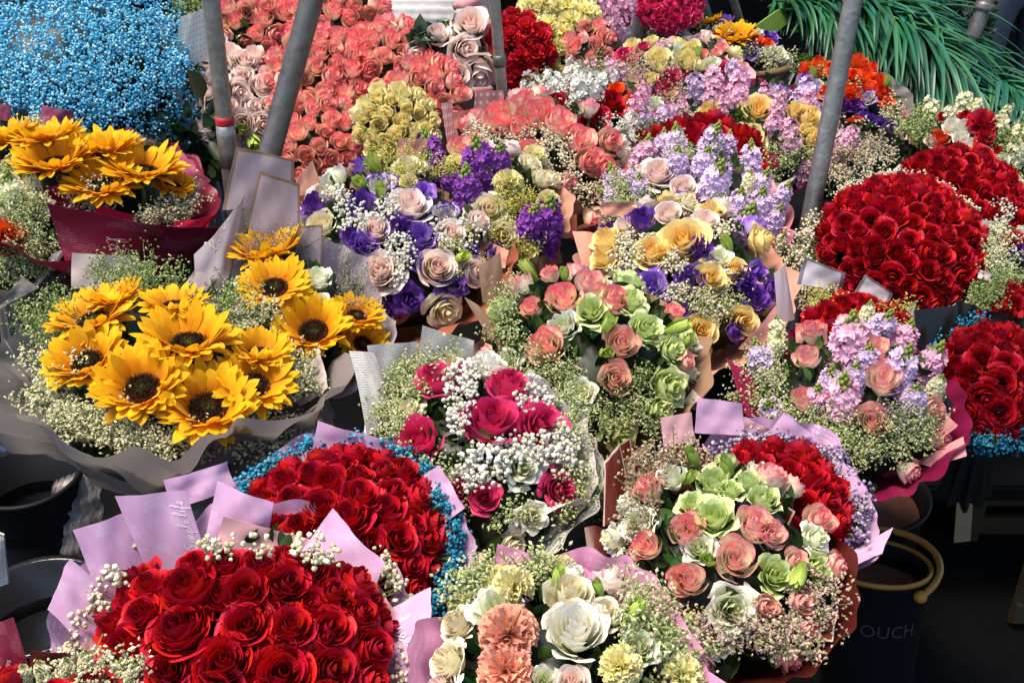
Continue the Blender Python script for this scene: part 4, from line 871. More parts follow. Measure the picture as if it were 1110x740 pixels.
# --- small bunches of lower right behind the pole
b = Bq('little babys breath and pink stock bouquet at the foot of the thick pole', 930, 178, 58, z=.80, h=.5)
b.wrap('p_black', 1.1, .05); b.leaves([(80, 'all', 0)], 'dark', .024)
b.fl('si', [(917,152,20),(924,146,16),(905,160,18)], .1, 1.05)
b.gyp([(110, ('px', 950, 170, 22, 14), .05), (90, ('px', 930, 190, 30, 10), .03)], 'cream', .0034); b.cas([(90, ('px', 920, 162, 34, 14), .04), (60, ('px', 900, 180, 26, 10), 0)], 'pinkish', .0022)
b.flap('p_plum', [(926,190),(944,184),(942,166),(926,176)], .02, .1); b.flap('p_white', [(900,150),(924,150),(920,138),(904,142)], .02, .05)
# --- pink yellow multi bouquets at the back
b = Bq('lemon yellow lisianthus and hot pink roses in peach paper behind the white stock', 710, 96, 62, z=.86, h=.5)
b.wrap('p_peach', 1.12, .05); b.leaves([(100, 'all', 0)], 'mid', .026)
b.fl('rl', [(686,48,18),(707,44,16),(714,62,26),(705,86,20),(731,106,20),(715,72,18)], .1, 1.08); b.fl('rh', [(677,61,26),(727,86,26),(723,94,22),(698,50,14)], .1, 1.05)
b.fl('si', [(662,80,16),(688,88,16),(735,110,18),(692,98,16)], .1, 1.04); b.cas([(60, ('px', 712, 84, 26, 16), .05), (50, ('px', 740, 106, 22, 14), .04), (40,('px',690,72,16,16),.05)], 'pinkish', .0024)
b.flap('p_peach', [(668,92),(692,92),(690,76),(668,74)], .02, .08); b.flap('p_kraft', [(700,118),(726,114),(722,98),(702,94)], .02, .15); b.flap('p_salmon', [(630,66),(642,68),(636,48),(628,50)], .01, .1)
b.extra(['rl', 'rh', 'si', 'lx'], 14, 18)
b = Bq('pale yellow roses and pink tulips in baby pink paper, left of the round basket', 752, 84, 58, z=.87, h=.5)
b.wrap('p_pink', 1.14, .07, 6); b.leaves([(110, 'all', 0)], 'dark', .026)
b.fl('rl', [(745,66,28),(744,54,20),(752,50,16),(730,74,18)], .1, 1.05); b.fl('lx', [(771,70,22),(771,92,18),(735,58,16)], .1, 1.05); b.fl('rh', [(785,75,18),(741,85,16)], .1); b.fl('rc', [(762,60,16),(790,82,20),(775,58,14)], .1); b.fl('bg', [(797,88,14),(793,94,14),(757,59,12)], .2, 1.1)
b.flap('p_pink', [(745,92),(770,98),(768,84),(748,76)], .02, .08); b.flap('p_pink', [(750,62),(775,74),(772,56),(756,44)], .02, .1); b.flap('p_pink', [(762,110),(776,104),(780,96),(768,94)], .02, .1); b.flap('p_pink', [(724,60),(740,64),(740,50),(726,46)], .02, .1)
b.cas([(50, ('px', 760, 100, 24, 12), .03)], 'pinkish', .0024)
b.extra(['rl', 'rc', 'lx', 'rb'], 12, 18)
b = Bq('tiny cream and pink posy beside the brown card tag at the back', 735, 44, 34, z=.90, h=.5)
b.wrap('p_pink', 1.1, .06); b.leaves([(50, 'all', 0)], 'mid', .022); b.cas([(90, 'all', .02)], 'cas', .0024); b.fl('lx', [(738,32,12),(728,38,12),(745,42,14)], .1, 1.05); b.flap('p_pink', [(720,40),(730,44),(732,22),(722,24)], .02, .1)
# --- basket
def basket():
    b = Bq('round wicker basket of sunflowers, orange roses and purple lisianthus at the back right', 803, 66, 52, z=.86, h=.5, name='flower_basket', cat='basket')
    mb = MB(); R = b.R; a = np.linspace(0, 2*PI, 40, endpoint=False); Z = np.array([0, 0, 1.])
    rows = []
    for i in range(9):
        t = i/8; rad = R*(.72+.28*t)*(1+.012*np.cos(a*20+PI*(i % 2))); rows.append(b.C+np.stack([rad*np.cos(a), rad*np.sin(a), np.full(40, -.20+.19*t)], 1)-np.array([0, 0, .0]))
    mb.add(np.concatenate(rows), gridf(9, 40, True)); tube(mb, [b.C+np.array([R*1.02*math.cos(x), R*1.02*math.sin(x), 0]) for x in np.linspace(0, 2*PI, 33)], .010, 6); b.part('basket_body', mb, 'wicker')
    b.leaves([(90, 'all', 0)], 'mid', .026)
    b.fl('sf', [(797,44,48,.3),(769,28,34,.0)], .1, 1.05, .05); b.fl('ro', [(786,50,20),(819,44,18),(832,47,14),(812,34,14),(776,38,12)], .1, 1.05)
    b.fl('lv', [(812,54,20),(786,22,18),(838,40,14)], .1, 1.05); b.fl('lp', [(766,32,12),(830,38,14)], .1, 1.05); b.fl('lx', [(822,37,16),(843,60,22),(836,56,16)], .1, 1.04)
    b.cas([(90, ('px', 805, 60, 34, 10), .05), (60, ('px', 772, 42, 20, 12), .05), (40, ('px', 845, 66, 14, 10), .03)], 'cream', .0024)
    b.flap('p_pink', [(800,72),(822,74),(820,66),(804,64)], .02, .08); b.flap('p_grey', [(838,92),(852,106),(862,80),(848,78)], .03, .12)
basket()
# --- orange roses
b = Bq('bright orange roses with small purple lisianthus on both sides of the thick pole', 915, 118, 66, z=.83, h=.55)
b.wrap('p_grey', 1.12, .05); b.leaves([(120, 'all', 0)], 'dark', .026)
b.fl('ro', [(888,68,22),(873,74,20),(929,67,24),(939,81,22),(936,95,22),(953,99,20),(884,80,18),(953,87,18),(896,99,18),(922,105,26),(963,113,18),(927,137,24),(945,73,16),(902,74,18),(915,82,18),(880,100,18),(860,104,16),(925,82,18),(960,100,14)], .12, 1.0)
b.fl('lp', [(913,113,20),(926,114,18),(941,131,20),(954,134,18),(840,98,14)], .1, 1.02); b.fl('lv', [(874,86,18),(966,137,16)], .1, 1.02); b.fl('lx', [(886,94,16)], .1, 1.02); b.fl('le', [(940,106,20)], .2, 1.04); b.fl('bg', [(961,92,12),(882,82,12)], .2, 1.1)
b.cas([(80, ('px', 935, 145, 30, 10), .02), (50, ('px', 965, 125, 12, 14), .04)], 'cream', .0024); b.cas([(30, ('px', 915, 90, 40, 20), .0)], 'grn', .0024)
b.flap('p_plum', [(974,128),(986,126),(976,108),(966,102)], .02, .1); b.flap('p_peach', [(974,152),(984,152),(982,122),(976,126)], .02, .05)
# --- upper right white and red
b = Bq('white spray roses and cream stock with a red carnation, against the palm fronds', 1048, 178, 74, z=.82, h=.5)
b.wrap('p_black', 1.1, .05); b.leaves([(140, 'all', 0)], 'mid', .026)
b.fl('rw', [(1032,137,22),(1044,138,22),(1042,149,18),(1051,157,20),(1067,167,20),(1084,174,22),(1010,153,16),(1100,196,16)], .12, 1.03); b.fl('cr', [(1064,136,32),(1068,150,20)], .1, 1.06); b.fl('rr', [(1047,126,16),(1022,126,12),(1080,163,16)], .1, 1.03); b.fl('ro', [(1018,150,22),(1056,156,16),(1088,200,12)], .1, 1.03)
b.fl('sc', [(1009,118,20),(1046,110,18),(1082,138,22),(1104,146,22),(1100,165,22),(1030,124,16),(1092,120,12),(1060,112,10)], .1, 1.08)
b.cas([(90, ('px', 995, 135, 18, 20), .05), (60, ('px', 1090, 155, 20, 20), .03), (50, ('px', 1100, 205, 14, 20), .0)], 'grn', .0026)
b.flap('p_kraft', [(1000,148),(1022,150),(1022,136),(998,134)], .02, .1); b.flap('p_salmon', [(984,156),(1000,156),(994,146),(984,142)], .02, .1)
# --- red domes right
b = Bq('wide red rose dome furthest back on the right', 1036, 222, 68, z=.79, h=.6, group=GR, az=8)
b.wrap('p_black', 1.05, .04); b.leaves([(30, ('ring', 60, 100), 0)]); b.dome('rr', 17, 1.45, .98, .22)
b.gyp([(70, ('px', 955, 180, 14, 16), .06), (40, ('px', 1085, 230, 10, 20), .04)], 'white', .0036)
b = Bq('largest red rose dome on the right with a broad skirt of cream babys breath', 974, 270, 86, z=.79, h=.56, group=GR, az=5)
b.wrap('p_black', 1.12, .04); b.leaves([(100, ('ring', 70, 105), 0)], size=.024); b.dome('rr', 19.5, 1.42, .98, .20)
b.gyp([(380, ('ring', 76, 98, 150, 320), .22), (420, ('ring', 80, 100, 165, 305), .50), (60, ('ring', 80, 100, -30, 30), .14), (150, ('ring', 74, 92, 20, 130), .10)], 'cream', .0036)
b = Bq('red rose bouquet with white grey edged paper corners, behind the magenta wrap', 928, 386, 68, z=.75, h=.60, group=GR)
b.wrap('p_whitegrey', 1.1, .04); b.leaves([(40, ('ring', 65, 100), 0)]); b.dome('rr', 21, 1.45, .98, .18)
b.gyp([(40, ('px', 872, 325, 14, 10), .08)], 'cream', .003); b.cas([(30, ('px', 870, 300, 20, 8), .1), (30, ('px', 975, 345, 8, 14), .08)], 'yel', .002)
b.flap('p_whitegrey', [(862,306),(912,314),(914,294),(872,278)], .02, .05); b.flap('p_whitegrey', [(926,316),(958,338),(968,318),(938,296)], .02, .05); b.flap('p_whitegrey', [(972,352),(990,362),(994,326),(972,340)], .03, .1); b.flap('p_mauvep', [(842,350),(860,346),(852,286),(840,296)], .05, .2)
b = Bq('red rose bouquet ringed with turquoise babys breath in black paper at the right edge', 1074, 418, 66, z=.76, h=.66, group=GR)
b.wrap('p_black', 1.35, .06, front=.0); b.leaves([(60, ('ring', 65, 100), 0)]); b.dome('rr', 23, 1.42, .98, .18)
b.gyp([(360, ('ring', 70, 95, 80, 290), .26)], 'blue', .0036)
b.flap('p_black', [(992,420),(1036,370),(1034,330),(990,336)], .03, .05); b.flap('p_black', [(1034,356),(1056,358),(1058,330),(1036,324)], .05, .25); b.flap('p_black', [(1062,352),(1112,376),(1114,346),(1072,334)], .02, .05); b.flap('p_black', [(996,500),(1060,470),(1020,420),(992,440)], .02, .1)
b = Bq('small flat red rose bouquet with green sprigs and cream paper, cut by the right edge', 1108, 348, 42, z=.77, h=.6, group=GR)
b.wrap('p_black', 1.2, .04); b.leaves([(50, ('ring', 65, 100), 0)], 'mid'); b.dome('rr', 18, 1.35, .98, .2); b.cas([(150, ('px', 1068, 318, 16, 18), .12), (60, ('px', 1090, 305, 22, 8), .15)], 'grn', .0026)
b.flap('p_beige', [(1054,354),(1068,356),(1070,344),(1060,340)], .02, .2); b.flap('p_beige', [(1058,300),(1086,306),(1090,300),(1062,292)], .02, .2)
b = Bq('small mixed bouquet with one red rose and a purple bloom at the right edge', 1106, 286, 50, z=.79, h=.5)
b.wrap('p_black', 1.1, .04); b.leaves([(70, 'all', 0)], 'mid', .026); b.fl('rr', [(1101,262,28)], .1, 1.03); b.fl('lp', [(1105,272,16),(1094,276,14)], .1, 1.04); b.fl('lx', [(1110,250,16)], .1)
b.cas([(80, ('px', 1085, 270, 16, 20), .05), (60, ('px', 1080, 300, 16, 14), .03)], 'cream', .0026); b.gyp([(70, ('px', 1078, 255, 12, 26), .05)], 'white', .0034); b.flap('p_beige', [(1062,262),(1080,262),(1082,240),(1064,238)], .02, .1); b.flap('p_white', [(1072,296),(1090,296),(1084,286),(1074,284)], .02, .1)
# ------------------------------------------------------------------ bunches at the back
b = Bq('bundle of sky blue babys breath in clear film, upper left', 82, 78, 142, z=.93, h=.62, tau=40, name='flower_bundle', cat='flower bundle')
b.near = False; b.leaves([(30, 'all', -.05)], 'dark', .02)
b.gyp([(1700, 'all', .03), (900, ('px', 90, 60, 115, 70), .04), (160, ('px', 190, 78, 12, 16), .04)], 'sky', .0044)
def film_sheet(b):
    mb = MB(); a = np.linspace(math.radians(-80), math.radians(38), 26); rows = []
    for i in range(9):
        t = i/8; rad = b.R*(.55+.57*t)*(1+.03*np.sin(a*9)*t); rows.append(b.C+np.outer(rad*np.cos(a), b.X)+np.outer(rad*np.sin(a), b.Y)+np.outer(np.full(26, -b.R*.75+b.R*(.98*t)), b.a))
    mb.add(np.concatenate(rows), gridf(9, 26)); b.part('clear_film', mb, 'film')
film_sheet(b)
b.wrap('p_wdots', .9, .03)
b = Bq('white wrapped bundle printed with blue dots behind the blue flowers', 214, 52, 34, z=.98, h=.4, name='flower_bundle', cat='flower bundle')
b.wrap('p_wdots', 1.1, .05); b.leaves([(60, 'all', 0)], 'mid', .02); b.cas([(120, ('px', 195, 8, 30, 12), .2)], 'grn', .003, ln=.08); b.flap('p_wdots', [(186,80),(228,62),(222,8),(196,18)], .03, .1)
def bunch(label, cx, cy, rx, kind, px, z=.88, tau=50, h=.35, poly=None, wrapm='p_beige', thmax=1.35, over=1.4, az=0, grp='rose bunches stacked at the back', lv='mid', nm='flower_bunch'):
    b = Bq(label, cx, cy, rx*1.12, z=z, tau=tau, h=h, name=nm, cat='flower bunch', group=grp, az=az); b.near = False
    b.leaves([(50, ('ring', 50, 100), 0)], lv, .03)
    b.dome(kind, px, thmax, .98, .28, over=over)
    if wrapm: b.wrap(wrapm, .98, .03)
    return b
b = bunch('bunch of cream blush roses behind the left pair of poles', 250, 106, 50, 'rb', 19, z=.86); b.fl('bg', [(272,150,22),(230,180,22),(262,142,18)], .2, 1.0)
b.leaves([(70, ('px', 196, 130, 26, 30), .05)], 'dark', .055, core=False); b.fl('bg', [(232,182,26)], .1, 1.2)
b = bunch('coral rose bunch at the top left between the two poles', 278, 28, 42, 'rc', 17, z=.97); b.leaves([(16, ('px', 255, 40, 12, 20), .1)], 'mid', .05, core=False); b.fl('rl', [(243,28,14)], .1, 1.0)
b = bunch('coral rose bunch tightly packed right of the leaning pole, topmost', 372, 30, 50, 'rc', 17, z=.97)
b = bunch('coral rose bunch in the middle of the packed bunches behind the poles', 352, 92, 56, 'rc', 17, z=.88)
b = bunch('coral rose bunch lowest of the packed bunches, above the purple lisianthus', 346, 150, 46, 'rc', 17, z=.80, tau=45)
b = bunch('coral rose bunch right of the packed bunches, beside green leaves', 428, 78, 52, 'rc', 17, z=.90)
b = bunch('coral rose bunch tipped with cream left of the blush roses', 462, 100, 36, 'rc', 17, z=.88)
b = bunch('yellow rose bunch in front of the coral bunches', 430, 136, 40, 'rl', 15, z=.84); 
b = bunch('large blush roses lying sideways beside pink net sleeves', 492, 56, 36, 'rb', 30, z=.96, tau=60, over=1.25)
b.leaves([(80, ('px', 448, 38, 26, 16), .1)], 'euc', .07, core=False)
b = bunch('dark red carnation bunch right of the third pole', 562, 54, 30, 'cr', 16, z=.95, tau=58, h=.6, grp='carnation bunches stacked at the back'); b.root.scale = (1, 1, 1)
b.dome('cr', 16, 1.3); b.fl('cr', [(555,15,18),(545,30,18),(572,20,16),(550,88,18),(566,92,18),(560,80,18),(574,75,16)], .1, 1.1)
b = bunch('pale yellow carnation bunch beside the dark red one', 604, 44, 46, 'cl', 16, z=.95, tau=58, h=.5, grp='carnation bunches stacked at the back')
b.fl('cl', [(575,8,20),(590,5,20),(570,20,18),(604,8,18)], .1, 1.1)
b = bunch('coral pink carnation bunch half hidden behind the yellow carnations', 640, 52, 24, 'rc', 14, z=.98, tau=55, grp='carnation bunches stacked at the back')
b = bunch('small mixed lilac and pink bunch at the very top behind pink sleeves', 645, 4, 34, 'si', 15, z=1.03, tau=55, grp='carnation bunches stacked at the back'); b.fl('sl', [(634,2,18),(650,0,16)], .1, 1.1); b.fl('cr', [(676,10,12),(680,25,12),(680,40,10)], .1, 1.0)
b = bunch('fluffy plum pink bunch at the top edge above the card tag', 726, 2, 34, 'rh', 9, z=1.02, tau=50, grp='carnation bunches stacked at the back')
def sleeves(label, lst, mat, z):
    P0 = at_z(*lst[0][:2], z); e = empty('flower_bunch', P0, label, 'flower bunch', 'rose buds in net sleeves')
    for (x0, y0, x1, y1, w) in lst:
        A = at_y(x0, y0, P0[1]+.03); B = at_y(x1, y1, P0[1]-.04); r = w*np.linalg.norm(A-CAM)/FOC/2; mb = MB(); t = np.linspace(0, 1, 10)
        tube(mb, A[None]+(B-A)[None]*t[:, None]+np.array([0, 0, .004])*np.sin(t*9)[:, None], r*(.9-.25*np.cos(t*5)-.55*t**3)*(1+.08*np.sin(t*30)), 14)
        for a in mb.v: a -= P0
        o = obj('net_sleeve', mb.mesh('net_sleeve', mat), e)
    return e
sleeves('rose buds in dusty pink net sleeves pointing right, left of the third pole', [(495,20,528,12,15),(498,34,536,26,15),(500,50,532,46,16),(496,66,538,62,15),(500,80,540,78,14),(498,94,534,98,14),(494,8,522,0,14)], 'net_pink', .97)
sleeves('rose buds in pale net sleeves pointing right, left of the fourth pole', [(636,18,680,22,13),(634,30,682,34,13),(640,42,680,48,13),(636,54,672,64,13)], 'net_white', .99)
# leaves of the rose bunch stems already added; loose paper sheets
def sheet(name, label, quad, z, mat, cat='paper', bend=.02, thick=.004, lump=.006, kind=None, y=None):
    Q = np.array([at_y(q[0], q[1], y+dz) for q, dz in zip(quad, z)]); mb = MB(); n = 22; uu, vv = np.meshgrid(np.linspace(0, 1, n), np.linspace(0, 1, n)); u = uu.ravel()[:, None]; v = vv.ravel()[:, None]
    nn = nrm(np.cross(Q[1]-Q[0], Q[3]-Q[0])); P = (1-u)*(1-v)*Q[0]+u*(1-v)*Q[1]+u*v*Q[2]+(1-u)*v*Q[3]
    P = P+nn*(bend*np.sin(u*PI)*np.sin(v*PI)+lump*np.abs(np.sin(u*23+np.sin(v*9)*2)*np.sin(v*19)))
    o0 = P.mean(0); uv = np.hstack([u, v]); mb.add(P-o0, gridf(n, n), None, None, uv); mb.add(P-o0-nn*thick, gridf(n, n)[:, ::-1], None, None, uv)
    k = n*n; e = [i for i in range(n)]+[i*n+n-1 for i in range(1, n)]+[(n-1)*n+i for i in range(n-2, -1, -1)]+[i*n for i in range(n-2, 0, -1)]
    mb.f4.append(np.array([[e[i], e[(i+1) % len(e)], e[(i+1) % len(e)]+k, e[i]+k] for i in range(len(e))]))
    o = obj(name, mb.mesh(name, mat), None, o0); tag(o, label, cat); return o
sheet('padded_paper', 'crumpled white padded paper behind the coral roses at the top', [(372,44),(500,46),(500,-14),(372,-14)], [0, 0, .05, .05], 'p_white', y=3.55)
sheet('foam_net', 'pale foam netting hanging beside the fourth pole', [(672,52),(690,52),(692,-10),(676,-10)], [0, 0, .02, .02], 'net_white', 'netting', y=4.05)
sheet('card_tag', 'brown card price tag standing by the fourth pole at the back', [(704,32),(724,31),(726,8),(706,8)], [0, 0, .02, .02], 'card', 'tag', bend=.002, thick=.003, lump=0, y=3.88)
sheet('clear_sleeve', 'clear film sleeve hanging along the third pole', [(520,110),(546,110),(540,-10),(512,-10)], [0, 0, .04, .04], 'film', 'film', y=3.25)
# ------------------------------------------------------------------ poles
def pole(label, p0, p1, y0, y1, r, clamp=None, tape=None, mat='steel', name='steel_pole'):
    A = at_y(*p0, y0); B = at_y(*p1, y1); d = nrm(B-A)     # A low, B high (top edge of the picture)
    G = A-d*(A[2]/d[2]); T = B+d*((2.45-B[2])/d[2]); e = empty(name, (G[0], G[1], 0), label, 'pole', 'steel poles of the stall frame')
    mb = MB(); n = 14; t = np.linspace(0, 1, n); tube(mb, (G-e.location)[None]+(T-G)[None]*t[:, None], r, 20); obj('tube', mb.mesh('tube', mat), e)
    def ring(px, py, ln, rr, m, nm):
        c = A+d*((((CAM+ray(px, py)*((A-CAM) @ FW)/(ray(px, py) @ FW))-A) @ d)); m2 = MB(); tube(m2, [c-d*ln-e.location, c-d*ln*.3-e.location, c+d*ln*.4-e.location, c+d*ln-e.location], [rr*.97, rr, rr*1.02, rr*.96], 18); obj(nm, m2.mesh(nm, m), e)
    if tape: ring(*tape, .012, r*1.10, 'redtape', 'red_tape'); ring(tape[0]+4, tape[1]+30, .05, r*1.12, mat, 'joint_sleeve')
    if clamp: ring(*clamp, .014, r*1.22, 'steel_dark', 'clamp')
    return e
pole('slim steel pole wrapped with red tape, left of the leaning pole', (249,180), (229,0), 2.30, 2.30, .0185, tape=(244,122))
pole('thick steel pole leaning right, between the coral rose bunches', (292,168), (338,0), 2.25, 2.33, .0245, mat='steel_dark')
pole('slim steel pole with a clamp beside the dark red carnations', (547,132), (536,0), 2.65, 2.65, .0135, clamp=(543,55))
pole('short steel pole behind the card tag at the back', (690,56), (697,0), 3.25, 3.25, .022)
pole('thick rusty grey pole leaning right in front of the orange roses', (884,206), (925,0), 2.22, 2.28, .0195)
pole('thin dark pole with a rusty tip in front of the dark trousers', (1040,78), (1070,0), 3.55, 3.6, .026, mat='steel_dark', clamp=(1064,10))
pole('short dark bar behind the basket, right of the card tag', (803,26), (795,0), 4.6, 4.6, .018, mat='steel_dark')
pole('short dark bar behind the basket, left one of the pair', (768,18), (762,0), 4.6, 4.6, .018, mat='steel_dark')
# ------------------------------------------------------------------ palm fronds and fern pile
FR = 'cut palm fronds piled behind the bouquets'
def frond(x0, y0, Y0, x1, y1, Y1, arc, n=66, ln=.34, seed=0):
    r = np.random.default_rng(seed); A = at_y(x0, y0, Y0); B = at_y(x1, y1, Y1); t = np.linspace(0, 1, 24)[:, None]; mid = (A+B)/2+np.array([0, 0, arc])
    R = (1-t)**2*A+2*t*(1-t)*mid+t*t*B; mb = MB(); tube(mb, R-A, np.linspace(.008, .002, 24), 6, (.10, .22, .05))
    u, v = petal_grid(3, 9)
    for side in (-1, 1):
        for i in range(n):
            s = .06+.94*(i+r.uniform(-.2, .2))/n; s = min(.995, max(0, s)); k = s*23; j = min(int(k), 22); P = R[j]+(R[j+1]-R[j])*(k-j); T = nrm(R[j+1]-R[j])
            sd = nrm(np.cross(T, [0, 0, 1.]))*side; D = nrm(T*(1.0+.3*s)+sd*(.6)+np.array([0, 0, .20])+r.normal(size=3)*.18); L = ln*(.55+.6*math.sin(s*PI)**.7)*r.uniform(.85, 1.1)
            W = nrm(np.cross(D, [0, 0, 1.])); w = .0072*(np.sin(np.clip(v, .03, 1)**.6*PI)**.5+.02)
            dr = r.uniform(.28, .65); X = P+np.outer(v*L, D)-np.outer(v**2*L*dr, [0, 0, 1.])+np.outer(u*w, W)+np.outer(np.abs(u)*w*.6, [0, 0, 1.])
            mb.add(X-A, gridf(9, 3), None, np.array([.018, .115, .045])*r.uniform(.5, 1.5)*np.array([r.uniform(.6, 1.6), 1, r.uniform(.7, 1.8)]))
    o = obj('palm_frond', mb.mesh('palm_frond', 'glossleaf'), None, A); tag(o, 'long green palm frond with drooping glossy leaflets in the pile', 'palm frond', FR)
rr = random.Random(3)
for i in range(30):
    f = i/29; x0 = 835+rr.uniform(-20, 60)+f*40; y0 = -10+f*34+rr.uniform(-12, 12); x1 = 985+f*110+rr.uniform(-25, 25); y1 = 60+f*85+rr.uniform(-20, 24)
    frond(x0, y0, 4.35-f*.35+rr.uniform(-.15, .15), x1, y1, 3.75-f*.55+rr.uniform(-.1, .1), (.06+rr.uniform(0, .26)), seed=i, ln=.30)
for i in range(7): frond(1010+i*14, 70+i*8, 3.7, 1120+rr.uniform(-10, 10), 105+i*14, 3.2, .05, seed=50+i, ln=.22)
def fern_pile():
    c = at_y(885, 92, 3.75); mb = MB(); n = 5200; T = at_y(835, 74, 3.85); U = at_y(1000, 150, 3.3); V0 = at_y(930, 60, 4.1)
    a = RNG.random((n, 1)); w = RNG.random((n, 1)); P = T+(U-T)*a+(V0-T)*w*.75*(1-.5*a)+np.array([0, 0, 1])*(.03*np.sin(a*7+w*5)+RNG.uniform(-.02, .02, (n, 1)))
    D = np.array([.75, -.5, .15])+RNG.normal(size=(n, 3))*.35; tv, tf = blade_template(); cc = np.array([.075, .13, .02])*RNG.uniform(.45, 1.4, (n, 1))*np.stack([RNG.uniform(.7, 1.3, n), np.ones(n), RNG.uniform(.6, 1.3, n)], 1)
    scatter(mb, tv, tf, None, frames(D)*RNG.uniform(.035, .06, (n, 1, 1)), P-c, cc); v, f = ICOS[2]; M = (T+U+V0)/3-c
    mb.add(v*[.34, .22, .10]+M-[0, 0, .12], None, f, (.02, .04, .008)); o = obj('fern_pile', mb.mesh('fern_pile', 'leafy'), None, c, 'stuff'); tag(o, 'flat pile of cut moss green fern sprigs between the basket and the palm fronds', 'fern')
fern_pile()
def stalks():
    A = at_y(822, 34, 3.95); e = empty('stalk_bundle', A, 'bundle of light green cut stalks pointing left at the top of the fern pile', 'stalks')
    for i in range(9):
        B = at_y(818+i*1.2, 30+i*2, 3.9)-A; C = at_y(862+i, 4+i*1.5, 4.15)-A; mb = MB(); tube(mb, [B, (B+C)/2+np.array([0, 0, .01]), C], .006, 7, (.16, .28, .05)); obj('stalk', mb.mesh('stalk', 'fill'), e)
stalks()
def shrub(label, cx, cy, y, rx, rz, n, sz, col):
    c = at_y(cx, cy, y); mb = MB(); d = RNG.normal(size=(n, 3)); d /= np.linalg.norm(d, axis=1, keepdims=True); P = d*RNG.uniform(.4, 1, (n, 1))**.5*[rx, rx*.7, rz]
    cc = np.array(col)*RNG.uniform(.5, 1.5, (n, 1)); scatter(mb, LEAF_V, LEAF_F, None, frames(d+RNG.normal(size=(n, 3))*.6)*(sz*RNG.uniform(.6, 1.3, (n, 1, 1))), P, cc)
    root = empty('leafy_bunch', c-[0, 0, .5], label, 'foliage'); o = obj('foliage', mb.mesh('foliage', 'glossleaf'), root, (0, 0, .5)); m = MB()
    for i in range(7): tube(m, [(.02*i-.06, 0, 0), (.01*i-.03, .01, .25), (d[i][0]*rx*.6, d[i][1]*rx*.4, .5+d[i][2]*rz*.5)], .004, 5, (.05, .1, .02))
    obj('stems', m.mesh('stems', 'fill'), root)
shrub('dark leafy branches standing between the palm fronds and the dark pole', 1030, 40, 3.85, .12, .22, 520, .045, (.014, .05, .016))
shrub('low dark green leaves in front of the trousers beside the palm fronds', 1062, 92, 3.45, .12, .06, 260, .035, (.016, .06, .03))
shrub('deep green leaves filling the gap under the blush roses, upper left', 190, 140, 2.75, .13, .13, 200, .075, (.016, .045, .015))
# ------------------------------------------------------------------ bucket with ochre handle, other vessels
def lathe(mb, prof, seg=48, c=(.1, .1, .1), cx=0., cy=0.):
    a = np.linspace(0, 2*PI, seg, endpoint=False); p = np.array(prof); V = np.stack([np.outer(p[:, 0], np.cos(a)), np.outer(p[:, 0], np.sin(a)), np.repeat(p[:, 1:2], seg, 1)], 2)
    mb.add(V.reshape(-1, 3)+[cx, cy, 0], gridf(len(p), seg, True), None, np.array(c), np.stack([np.tile(a/(2*PI), len(p)), np.repeat(np.linspace(0, 1, len(p)), seg)], 1))
def bucket(px, py, wpx, z, hgt, label, soil='soil', handle=False, mat='blackplastic', rim='ochre', text=None, name='bucket', cat='bucket', group=None):
    C = at_z(px, py, z); dep = (C-CAM) @ FW; R = wpx/2*dep/FOC; root = empty(name, (C[0], C[1], z-hgt), label, cat, group)
    mb = MB(); lathe(mb, [(.001, .002), (R*.74, 0), (R*.76, .004), (R*.97, hgt*.97), (R, hgt*.975), (R*.99, hgt-.002), (R*.94, hgt-.002), (R*.92, hgt*.93), (R*.72, .012), (.001, .012)]); obj('bucket_body', mb.mesh('bucket_body', mat), root)
    mb = MB(); lathe(mb, [(R*1.002, hgt-.006), (R*1.02, hgt-.005), (R*1.025, hgt+.001), (R*1.00, hgt+.004), (R*.945, hgt+.001), (R*.935, hgt-.012)]); obj('rim', mb.mesh('rim', rim), root)
    if soil: mb = MB(); k = np.linspace(0, .90, 10); lathe(mb, [(R*x+.0005, hgt*.90+.004*math.sin(x*20)) for x in k][::-1]); obj('dark_water', mb.mesh('dark_water', soil), root)
    if handle:
        mb = MB(); t = np.linspace(0, 1, 26); ang = math.radians(100)-t*math.radians(160)   # bail hanging slack round the right side of the rim
        P = np.stack([R*(1.06+.10*np.sin(t*PI))*np.cos(ang), R*(1.06+.10*np.sin(t*PI))*np.sin(ang), hgt+.012+.012*np.sin(t*PI)-.035*t**2], 1)
        tube(mb, P, .0065, 10); mb.add(ICOS[2][0]*.012+P[-1], None, ICOS[2][1]); mb.add(ICOS[2][0]*.010+P[0], None, ICOS[2][1]); obj('handle', mb.mesh('handle', 'ochre'), root)
    if text:
        tv, tf = block(text); s = .035; a0 = -PI/2-.55; m = MB(); rr = R*.935+.0012; a = a0+tv[:, 0]*s/rr; zz = hgt*.74+tv[:, 1]*s
        rr = R*(.76+.21*zz/hgt)+.0015; m.add(np.stack([rr*np.cos(a), rr*np.sin(a), zz], 1), None, tf[1]); obj('lettering', m.mesh('lettering', 'inkgrey'), root)
    return root
bucket(970, 646, 120, .42, .40, 'black bucket with ochre rim and loose ochre handle, lower right', handle=True, text='OUCH.').rotation_euler = (math.radians(-15), 0, 0)
GBK = 'dark flower buckets standing on the ground'
bucket(930, 530, 150, .40, .39, 'large dark can with faded printed label beneath the magenta wrap', soil='soil', mat='blackplastic', rim='blackplastic', name='paint_can', cat='can')
C = at_z(930, 530, .40)
sheet('paper_label', 'small grey paper label hanging on the dark can', [(1034,588),(1052,586),(1056,530),(1038,532)], [0, 0, 0, 0], 'card', 'label', bend=.002, thick=.002, lump=0, y=1.98)
bucket(700, 520, 130, .36, .35, 'black bucket hidden in the shade between the kraft and the brick red wraps', rim='blackplastic', group=GBK)
